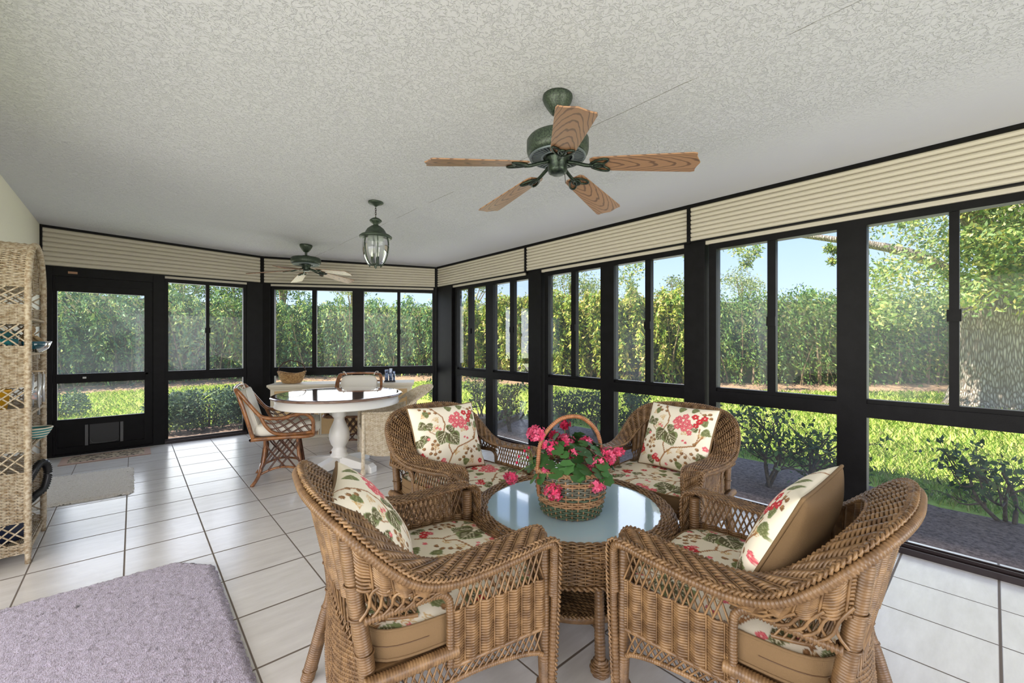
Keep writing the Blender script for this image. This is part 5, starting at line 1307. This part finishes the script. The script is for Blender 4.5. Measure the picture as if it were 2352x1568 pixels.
# hedge along the far edge of the lawn
def hedge(name, i0, i1, n, cols, label, top, size, seed, axis, stems, wild=0.35):
    R = np.random.default_rng(seed)
    h = thing(name, label, 'hedge', (HP[i0, 0], HP[i0, 1], GZ))
    o = A(HP[i0, 0], HP[i0, 1], GZ)
    t = R.uniform(i0, i1, n); k = t.astype(int); k2 = np.minimum(k + 1, 199); f = (t - k)[:, None]
    base = HP[k] * (1 - f) + HP[k2] * f; nn = HN[k]
    zt = top + .16 * np.sin(t * 1.1) + .12 * np.sin(t * 2.7 + 1) + .09 * np.sin(t * 6.1)
    z = np.where(R.random(n) < .13, zt - np.abs(R.normal(size=n)) * .15, .12 + (zt - .12) * R.random(n) ** .92)
    low = z < .55; keep = ~low | (R.random(n) < .45); t, base, nn, z, zt = t[keep], base[keep], nn[keep], z[keep], zt[keep]; n = len(t)
    bump = .28 * np.sin(t * 2.1 + z * 1.7) + .22 * np.sin(t * 5.3 - z * 3.1 + 1.3) + .14 * np.sin(z * 6 + t * 9)
    dep = .25 + bump - np.abs(R.normal(size=n)) * wild
    dep = np.where(z > zt - .25, dep - R.random(n) * .9, dep)
    P = np.c_[base + nn * dep[:, None], GZ + z] - o
    mb = MB(); leaves(mb, P, size * R.uniform(.7, 1.25, n), cols, axis=np.c_[nn * .7, np.full(n, -.9)] if axis is None else axis, spread=.75, R=R); mb.build('foliage', LEAF, h)
    mb = MB()
    for q in range(stems):
        j = R.integers(i0, i1); b = HP[j] + HN[j] * R.uniform(-.35, .15); dx = R.normal(size=2) * .35
        hh = R.uniform(1.2, top)
        pth = spline([(b[0], b[1], GZ), (b[0] + dx[0] * .3 + R.normal() * .08, b[1] + dx[1] * .3, GZ + hh * .4), (b[0] + dx[0], b[1] + dx[1], GZ + hh)], 8) - o
        mb.tubes(pth, np.linspace(.03, .008, 8) * R.uniform(.6, 1.3), sides=5)
    mb.build('stems', TWIGP, h)
    mb = MB()   # woody interior seen between the leaves
    jj = np.arange(i0, i1 + 1); B = HP[jj] - HN[jj] * .75
    mb.grid(np.stack([np.c_[B, np.full(len(jj), GZ)], np.c_[B, np.full(len(jj), GZ + top * .6)], np.c_[B - HN[jj] * .3, np.full(len(jj), GZ + top - .12)], np.c_[B - HN[jj] * .8, np.full(len(jj), GZ)]], 1) - o)
    mb.build('inner_growth', simple(name + '_inner', lin(58, 74, 36), .9, var=(lin(92, 84, 52), 9), bump=(14, 1.0)), h)
    return h
YG = [srgb(c) for c in ((170, 176, 70), (140, 158, 62), (108, 136, 54), (188, 186, 96), (120, 150, 70), (150, 160, 60), (198, 180, 110))]
DG = [srgb(c) for c in ((92, 128, 72), (110, 144, 82), (78, 112, 68), (142, 164, 88), (98, 134, 94), (170, 178, 96))]
MG = [srgb(c) for c in ((88, 122, 56), (106, 136, 62), (72, 104, 48), (122, 142, 68), (84, 114, 58), (136, 142, 76))]
KS = int(np.argmin(np.hypot(HP[:, 0] - 13.2, HP[:, 1] - 6.4)))
hedge('hedge', 92, KS, 30000, YG, 'tall yellow-green clipped hedge beyond the lawn, middle windows', 2.92, .175, 21, None, 60)
hedge('hedge', 10, 92, 34000, DG, 'tall dark green hedge beyond the lawn behind the screen door', 2.95, .145, 22, None, 90, .5)
hedge('hedge', KS, 197, 32000, MG, 'hedge in shade-darkened green beyond the lawn between window wall and oak', 2.85, .125, 23, None, 60, .45)  # shade on this stretch is put into its darker leaf colours

# trees
def crown_leaves(R, centers, radii, per, size, cols, axis=None, w=.4):
    P = []
    for c, r in zip(centers, radii):
        d = nrm(R.normal(size=(per, 3))) * (R.random((per, 1)) ** .45) * A(1, 1, .75) * r; P.append(np.asarray(c) + d)
    P = np.vstack(P); mb = MB(); leaves(mb, P, size * R.uniform(.7, 1.3, len(P)), cols, axis=axis, spread=1.0, w=w, R=R); return mb
def limb(mb, pts, r0, r1, sides=8, n=14): p = spline(pts, n); mb.tubes(p, np.linspace(r0, r1, n), sides=sides)
BARK, ntb, Nb, Lb_, pb = mat('oak_bark')
tcb = Nb.new('ShaderNodeTexCoord'); mpb = Nb.new('ShaderNodeMapping'); mpb.inputs['Scale'].default_value = (32, 32, 5); vb = Nb.new('ShaderNodeTexVoronoi'); vb.feature = 'DISTANCE_TO_EDGE'; vb.inputs['Scale'].default_value = 1.0
nb_ = Nb.new('ShaderNodeTexNoise'); nb_.inputs['Scale'].default_value = 4; nb_.inputs['Detail'].default_value = 6; mxv = Nb.new('ShaderNodeMix'); mxv.data_type = 'VECTOR'; mxv.inputs['Factor'].default_value = .06
Lb_.new(tcb.outputs['Object'], mpb.inputs['Vector']); Lb_.new(mpb.outputs['Vector'], mxv.inputs['A']); Lb_.new(tcb.outputs['Object'], nb_.inputs['Vector']); Lb_.new(nb_.outputs['Color'], mxv.inputs['B']); Lb_.new(mxv.outputs['Result'], vb.inputs['Vector'])
rb_ = Nb.new('ShaderNodeValToRGB'); rb_.color_ramp.elements[0].position = .02; rb_.color_ramp.elements[0].color = lin(116, 102, 90); rb_.color_ramp.elements[1].position = .34; rb_.color_ramp.elements[1].color = lin(206, 194, 180)
bb_ = Nb.new('ShaderNodeBump'); bb_.inputs['Strength'].default_value = 1.0; bb_.inputs['Distance'].default_value = .05
Lb_.new(vb.outputs['Distance'], rb_.inputs['Fac']); Lb_.new(rb_.outputs['Color'], pb.inputs['Base Color']); Lb_.new(vb.outputs['Distance'], bb_.inputs['Height']); Lb_.new(bb_.outputs['Normal'], pb.inputs['Normal']); pb.inputs['Roughness'].default_value = .95
OX, OY = 13.58, -.02
oak = thing('oak_tree', 'huge old oak with thick pale ridged trunk beyond the right end of the window wall', 'tree', (OX, OY, GZ))
mb = MB(); zz = np.linspace(0, 2.35, 26); th = np.linspace(0, 2 * PI, 65)[:-1]
rad = np.interp(zz, [0, .15, .5, 1.0, 1.6, 2.0, 2.35], [.80, .74, .66, .60, .60, .68, .62])
Rr = rad[:, None] * (1 + (.07 * np.exp(-zz / .5))[:, None] * np.sin(th * 5 + .6)[None] + .035 * np.sin(th * 3 + 1)[None] + .015 * np.sin(th * 11 + zz[:, None] * 2))
mb.grid(np.stack([Rr * np.cos(th), Rr * np.sin(th), np.broadcast_to(zz[:, None], Rr.shape)], -1)[::-1], closed_v=True); mb.build('trunk', BARK, oak)
rl = A(rgt[0], rgt[1], 0)
for pts, r0, r1 in (([(0, 0, 1.7), rl * -.5 + A(0, 0, 2.5), rl * -1.9 + A(0, 0, 3.3), rl * -4.2 + A(.5, .8, 4.0)], .15, .04), ([(0, 0, 1.9), rl * .25 + A(0, 0, 3.0), rl * .6 + A(0, 0, 4.6), rl * .9 + A(0, 0, 7)], .46, .12), ([(0, 0, 1.8), rl * .7 + A(0, 0, 2.6), rl * 2.4 + A(0, 0, 3.8), rl * 4.5 + A(0, 0, 4.8)], .36, .08), ([(0, 0, 2.0), A(-1.0, 0, 3.1), A(-2.6, .4, 3.9), A(-4.4, .8, 4.6)], .3, .06)):
    mb = MB(); limb(mb, [np.asarray(p, float) for p in pts], r0, r1, 12); mb.build('limb', BARK, oak)
Ro = np.random.default_rng(31)
cen, rd_ = [], []
for i in range(330):
    u = Ro.uniform(1985, 2700); d = Ro.uniform(6.8, 12.5); vmax = np.interp(u, [1985, 2050, 2150, 2210, 2260, 2352, 2700], [690, 770, 740, 700, 690, 680, 720]); v = Ro.uniform(150, vmax)
    if u < 2060 and v < 620 and Ro.random() < .55: continue
    cen.append(at(u, v, d) - A(OX, OY, GZ)); rd_.append(Ro.uniform(.30, .62))
for i in range(90):
    u = Ro.uniform(2180, 2480); v = Ro.uniform(380, 712); cen.append(at(u, v, Ro.uniform(6.9, 8.4)) - A(OX, OY, GZ)); rd_.append(Ro.uniform(.28, .5))
for u, v, d, r in ((1700, 575, 11, .25), (1722, 590, 11, .28), (1735, 575, 11, .2), (1712, 606, 11, .14), (1640, 560, 11, .3), (1440, 612, 12, .45), (1460, 628, 12, .4), (1428, 640, 12, .3), (1448, 655, 12, .22), (1470, 600, 12, .4), (1500, 570, 12, .5), (1905, 570, 10, .12), (1912, 600, 10, .09), (1921, 575, 10, .1), (1580, 588, 11, .12), (1400, 590, 13, .4), (1530, 540, 12, .6), (1600, 520, 11, .6), (1750, 500, 11, .7), (1880, 470, 10, .7)):
    cen.append(at(u, v, d) - A(OX, OY, GZ)); rd_.append(r)
OKC = [srgb(c) for c in ((130, 156, 80), (152, 172, 96), (104, 134, 66), (184, 190, 120), (136, 158, 104), (196, 188, 104))]
crown_leaves(Ro, cen, rd_, 105, .10, OKC, w=.42).build('crown', LEAF, oak)
def tree(label, base, centers, radii, per, size, cols, seed, h0):
    R = np.random.default_rng(seed); b = A(base[0], base[1], GZ)
    t = thing('garden_tree', label, 'tree', tuple(b), 0, None)
    crown_leaves(R, [np.asarray(c) - b for c in centers], radii, per, size, cols).build('crown', LEAF, t)
    mb = MB(); c0 = np.mean([np.asarray(c) for c in centers], 0) - b; limb(mb, [(0, 0, 0), (R.normal() * .1, R.normal() * .1, h0 * .5), (c0[0] * .6, c0[1] * .6, h0), tuple(c0)], .17, .05, 9); mb.build('trunk', TWIGP, t)
    for c in centers[:6]:
        c = np.asarray(c) - b; mb = MB(); limb(mb, [tuple(A(c0[0] * .6, c0[1] * .6, h0) * .95), tuple((A(c0[0] * .6, c0[1] * .6, h0) + c) / 2 + A(0, 0, .1)), tuple(c)], .06, .015, 6, 8); mb.build('branch', TWIGP, t)
    return t
def blob(u, v, d, ru, rv, n, seed, r=.8):
    R = np.random.default_rng(seed); out = []
    for i in range(n):
        a = R.uniform(0, 2 * PI); q = math.sqrt(R.random()); out.append(at(u + ru * q * math.cos(a), v + rv * q * math.sin(a), d + R.uniform(-1, 1)))
    return out, [r * R.uniform(.5, 1.0) for i in range(n)]
PG = [srgb(c) for c in ((126, 140, 92), (148, 158, 110), (104, 124, 80), (160, 160, 120))]
for u, v, d, ru, rv, n, r, lab in ((1300, 652, 24, 55, 26, 13, 1.0, 'pale leafy tree rising above the hedge behind the second window from the far corner'), (1395, 668, 25, 55, 22, 9, .8, 'sparse tree above the hedge just left of the hanging oak twigs'), (1540, 668, 24, 48, 24, 9, .8, 'feathery tree above the hedge left of the middle window post'), (1700, 652, 24, 42, 20, 11, .9, 'rounded tree top above the hedge, just right of the middle window post'), (1885, 690, 24, 40, 26, 8, .7, 'dark ragged tree top above the hedge beside the wide window mullion'), (1080, 660, 24, 60, 14, 8, .8, 'low tree top above the hedge at the far corner post'), (800, 668, 26, 35, 14, 7, .7, 'small dark tree top above the hedge over the dining table')):
    c, rr = blob(u, v, d, ru, rv, n, int(u), r)
    bse = np.mean(np.array(c), 0); tree(lab, (bse[0], bse[1]), c, rr, 120, .15, PG if u != 1885 else DG, int(u) + 1, max(1.2, bse[2] * .6))
for u, v, d, ru, rv, n, r, lab in ((420, 645, 15.5, 60, 50, 16, .9, 'bright leafy tree arching over the dark hedge behind the back window'), (540, 670, 15.5, 50, 46, 15, .8, 'green tree with pale twisting branches right of the back window'), (215, 640, 16, 110, 70, 22, 1.1, 'dense green tree over the hedge behind the screen door'), (650, 640, 17, 45, 40, 11, .8, 'loose tree at the left edge of the corner windows')):
    c, rr = blob(u, v, d, ru, rv, n, int(u), r); bse = np.mean(np.array(c), 0)
    tree(lab, (bse[0], bse[1]), c, rr, 150, .12, [x * 1.05 for x in MG], int(u) + 1, max(1.4, bse[2] * .6))
# low shrubs in the bed along the windows
def shrub(label, base, top, spread, n_st, n_lf, size, seed, lean=(0, 0), dense=False, cols=None, z_low=.35, name='shrub'):
    R = np.random.default_rng(seed); t = thing(name, label, 'shrub', (base[0], base[1], GZ), 0, None)
    mb = MB(); tips = []
    H = top - GZ
    for i in range(n_st):
        a = R.uniform(0, 2 * PI) if n_st > 1 else 0; b0 = A(R.normal() * .05 * spread, R.normal() * .05 * spread, 0)
        q = A(math.cos(a) * spread * R.uniform(.2, .6) + lean[0], math.sin(a) * spread * R.uniform(.2, .6) + lean[1], H * R.uniform(.55, .8))
        m_ = (b0 + q) / 2 + A(R.normal() * .05, R.normal() * .05, 0); p = spline([b0, m_, q], 10); mb.tubes(p, np.linspace(.016, .008, 10), sides=6)
        for k in range(5):
            s0 = p[R.integers(3, 10)]; e = s0 + A(R.normal() * spread * .35, R.normal() * spread * .35, abs(R.normal()) * H * .22 + .04); e[2] = min(e[2], H * .97)
            m2 = (s0 + e) / 2 + R.normal(size=3) * .04; mb.tubes(spline([s0, m2, e], 7), np.linspace(.008, .003, 7), sides=5); tips.append(e)
            for k2 in range(3):
                e2 = e + A(R.normal() * spread * .16, R.normal() * spread * .16, abs(R.normal()) * H * .10); e2[2] = min(e2[2], H); mb.tubes(spline([(s0 + e) / 2 + (m2 - (s0 + e) / 2) * .5, (e + e2) / 2, e2], 5), np.linspace(.004, .0018, 5), sides=4); tips.append(e2)
    mb.build('stems', BARKS, t)
    tips = np.array(tips)
    P = tips[R.integers(0, len(tips), n_lf)] + R.normal(size=(n_lf, 3)) * (.055 if not dense else .09) * A(1, 1, .7)
    P[:, 2] = np.clip(P[:, 2], .06, H + .03)
    mb = MB(); leaves(mb, P, size * R.uniform(.65, 1.25, n_lf), cols or [srgb(c) for c in ((62, 88, 52), (78, 104, 60), (50, 74, 48), (96, 118, 68))], axis=A(0, 0, .5), w=.5, R=R); mb.build('leaves', LEAF, t)
    return t
shrub('twisted shrub with a dense leafy top, just right of the middle window post', (4.55, 1.43), .60, .42, 4, 520, .058, 41, lean=(.1, .08))
shrub('sprawling open shrub left of the wide window mullion', (4.58, 1.14), .46, .48, 4, 260, .054, 42, lean=(.12, -.2))
shrub('leafy forked shrub at the far right end of the window wall', (5.04, -.05), .47, .42, 3, 330, .062, 43, lean=(-.1, .12))
shrub('dark shrub right of the second post, left of its row', (4.78, 4.10), .50, .34, 5, 720, .058, 45)
shrub('dark shrub in the middle of the row seen over the flower basket', (5.08, 3.86), .50, .34, 5, 760, .058, 46)
shrub('dark shrub at the right end of the row seen over the flower basket', (5.36, 3.46), .50, .36, 5, 820, .058, 47)
shrub('thin shrub with arching branches left of the second post', (4.35, 4.95), .62, .40, 4, 560, .058, 48)
shrub('shrub with a round leafy head right of the far corner post', (4.85, 6.30), .70, .38, 4, 760, .058, 49)
shrub('small shrub outside the right corner window beside the sideboard', (4.55, 7.35), .55, .30, 4, 420, .055, 50)
BC = [srgb(c) for c in ((66, 92, 76), (84, 110, 84), (58, 82, 70), (104, 124, 84))]
def box_bush(label, base, ext, n, seed, nm='shrub'):
    R = np.random.default_rng(seed); t = thing(nm, label, 'shrub', (base[0], base[1], GZ))
    a = nrm(R.normal(size=(n, 3))); a[:, 2] = np.abs(a[:, 2]); q = np.sign(a) * np.abs(a) ** .6 * (R.random((n, 1)) ** .3); P = q * A(*ext) * (1 + .06 * np.sin(q[:, :1] * 9) * np.cos(q[:, 1:2] * 8)) + A(0, 0, .04)
    mb = MB(); leaves(mb, P, .055 * R.uniform(.7, 1.3, n), BC, axis=np.c_[q[:, :2] * .8, np.full(n, .6)], w=.5, R=R); mb.build('leaves', LEAF, t)
    mb = MB()
    for i in range(14): e = R.normal(size=3) * .4 * A(*ext); e[2] = ext[2] * .7; mb.tubes(spline([(e[0] * .4, e[1] * .4, 0), (e[0] * .7, e[1] * .7, ext[2] * .4), tuple(e)], 7), np.linspace(.012, .005, 7), sides=5)
    mb.build('stems', BARKS, t); return t
box_bush('clipped dense blue-green bush right outside the back window', (.92, 8.45), (.82, .52, .60), 9000, 61)
box_bush('small green bush in the lawn behind the screen door', (-1.02, 11.4), (.42, .38, .46), 1600, 62)
WOODT = simple('weathered_timber', lin(112, 94, 78), .9, var=(lin(82, 68, 56), 14), bump=(30, .5))
for k, (p0, p1, z, lab) in enumerate((((4.05, 5.30), (5.15, 5.95), GZ + .018, 'weathered timber lying lowest in the bed by the far windows'), ((4.30, 5.25), (5.35, 5.75), GZ + .018, 'weathered timber nearest the second post in the bed'), ((4.12, 5.34), (5.1, 5.84), GZ + .108, 'weathered timber stacked on top of the two in the bed'))):
    mb = MB(); rot_prism(mb, (*p0, z), (*p1, z), .09, .09); tag(mb.build('landscape_timber', WOODT, bevel=.006), lab, 'timber', 'landscape timbers in the bed')
# ================================================================== CAMERA, LIGHT, WORLD
cam = bpy.data.cameras.new('camera'); co = bpy.data.objects.new('camera', cam); COL.objects.link(co)
co.location = (0, 0, HC); co.rotation_euler = (PI / 2, 0, -TH)
cam.sensor_width = 36; cam.lens = 36 * FPX / 2352; cam.shift_y = 0.00027; cam.clip_start = 0.05; cam.clip_end = 400
SC.camera = co

w = bpy.data.worlds.new('sky'); SC.world = w; w.use_nodes = True
nt = w.node_tree; N = nt.nodes; L = nt.links; bg = N['Background']
tc = N.new('ShaderNodeTexCoord'); sp = N.new('ShaderNodeSeparateXYZ'); L.new(tc.outputs['Generated'], sp.inputs['Vector'])
cr = N.new('ShaderNodeValToRGB'); e = cr.color_ramp.elements
e[0].position = 0.0; e[0].color = (0.62, 0.74, 0.98, 1); e[1].position = 0.75; e[1].color = (0.22, 0.39, 0.80, 1)
k = e.new(0.2); k.color = (0.42, 0.57, 0.92, 1)
L.new(sp.outputs['Z'], cr.inputs['Fac']); L.new(cr.outputs['Color'], bg.inputs['Color'])
bg.inputs['Strength'].default_value = 1.3

def light(name, kind, loc, direction, energy, size=None, col=(1, 1, 1), angle=None):
    l = bpy.data.lights.new(name, kind); l.energy = energy; l.color = col
    if kind == 'AREA': l.shape = 'RECTANGLE'; l.size, l.size_y = size
    if angle is not None: l.angle = angle
    o = bpy.data.objects.new(name, l); COL.objects.link(o); o.location = loc
    o.rotation_euler = Vector(direction).to_track_quat('-Z', 'Y').to_euler()
    return o
light('sun', 'SUN', (0, 0, 20), (0.55, -0.10, -0.82), 10.5, col=(1, 0.92, 0.80), angle=0.01)
# added fill lamps outside the unseen openings of house wall and rear wall
light('house_side_fill', 'AREA', (XL - 1.3, 0.9, 1.2), (1, 0.35, -0.08), 150, (5.2, 2.0), (1.0, 0.945, 0.94))
light('rear_fill', 'AREA', (1.6, YR - 1.2, 1.2), (0, 1, -0.02), 130, (3.1, 2.0), (1.0, 0.945, 0.95))

# added fill lamps outside each window bay, besides sun and sky
def window_fill(w, s, width, power):
    p = w.p(s, .75, 1.08); light('window_fill', 'AREA', tuple(p), (-w.n[0], -w.n[1], 0.0), power, (width, 1.9), (0.99, 0.97, 1.0))
for s, wd, pw in ((4.4, 1.7, 18), (2.55, 1.7, 16), (0.65, 1.8, 12), (-1.4, 1.7, 14)): window_fill(WR, s, wd, pw)
window_fill(WC, BL / 2, 2.2, 28); window_fill(WB, .28, 1.8, 26)

SC.view_settings.view_transform = 'Standard'; SC.view_settings.look = 'None'
SC.view_settings.exposure = 0.3; SC.view_settings.gamma = 1.0; SC.view_settings.use_curve_mapping = False
cy = SC.cycles
cy.use_denoising = True; cy.use_adaptive_sampling = True; cy.adaptive_threshold = 0.02
cy.max_bounces = 9; cy.diffuse_bounces = 4; cy.glossy_bounces = 3; cy.transmission_bounces = 4; cy.transparent_max_bounces = 24
cy.caustics_reflective = False; cy.caustics_refractive = False; cy.sample_clamp_indirect = 4.0
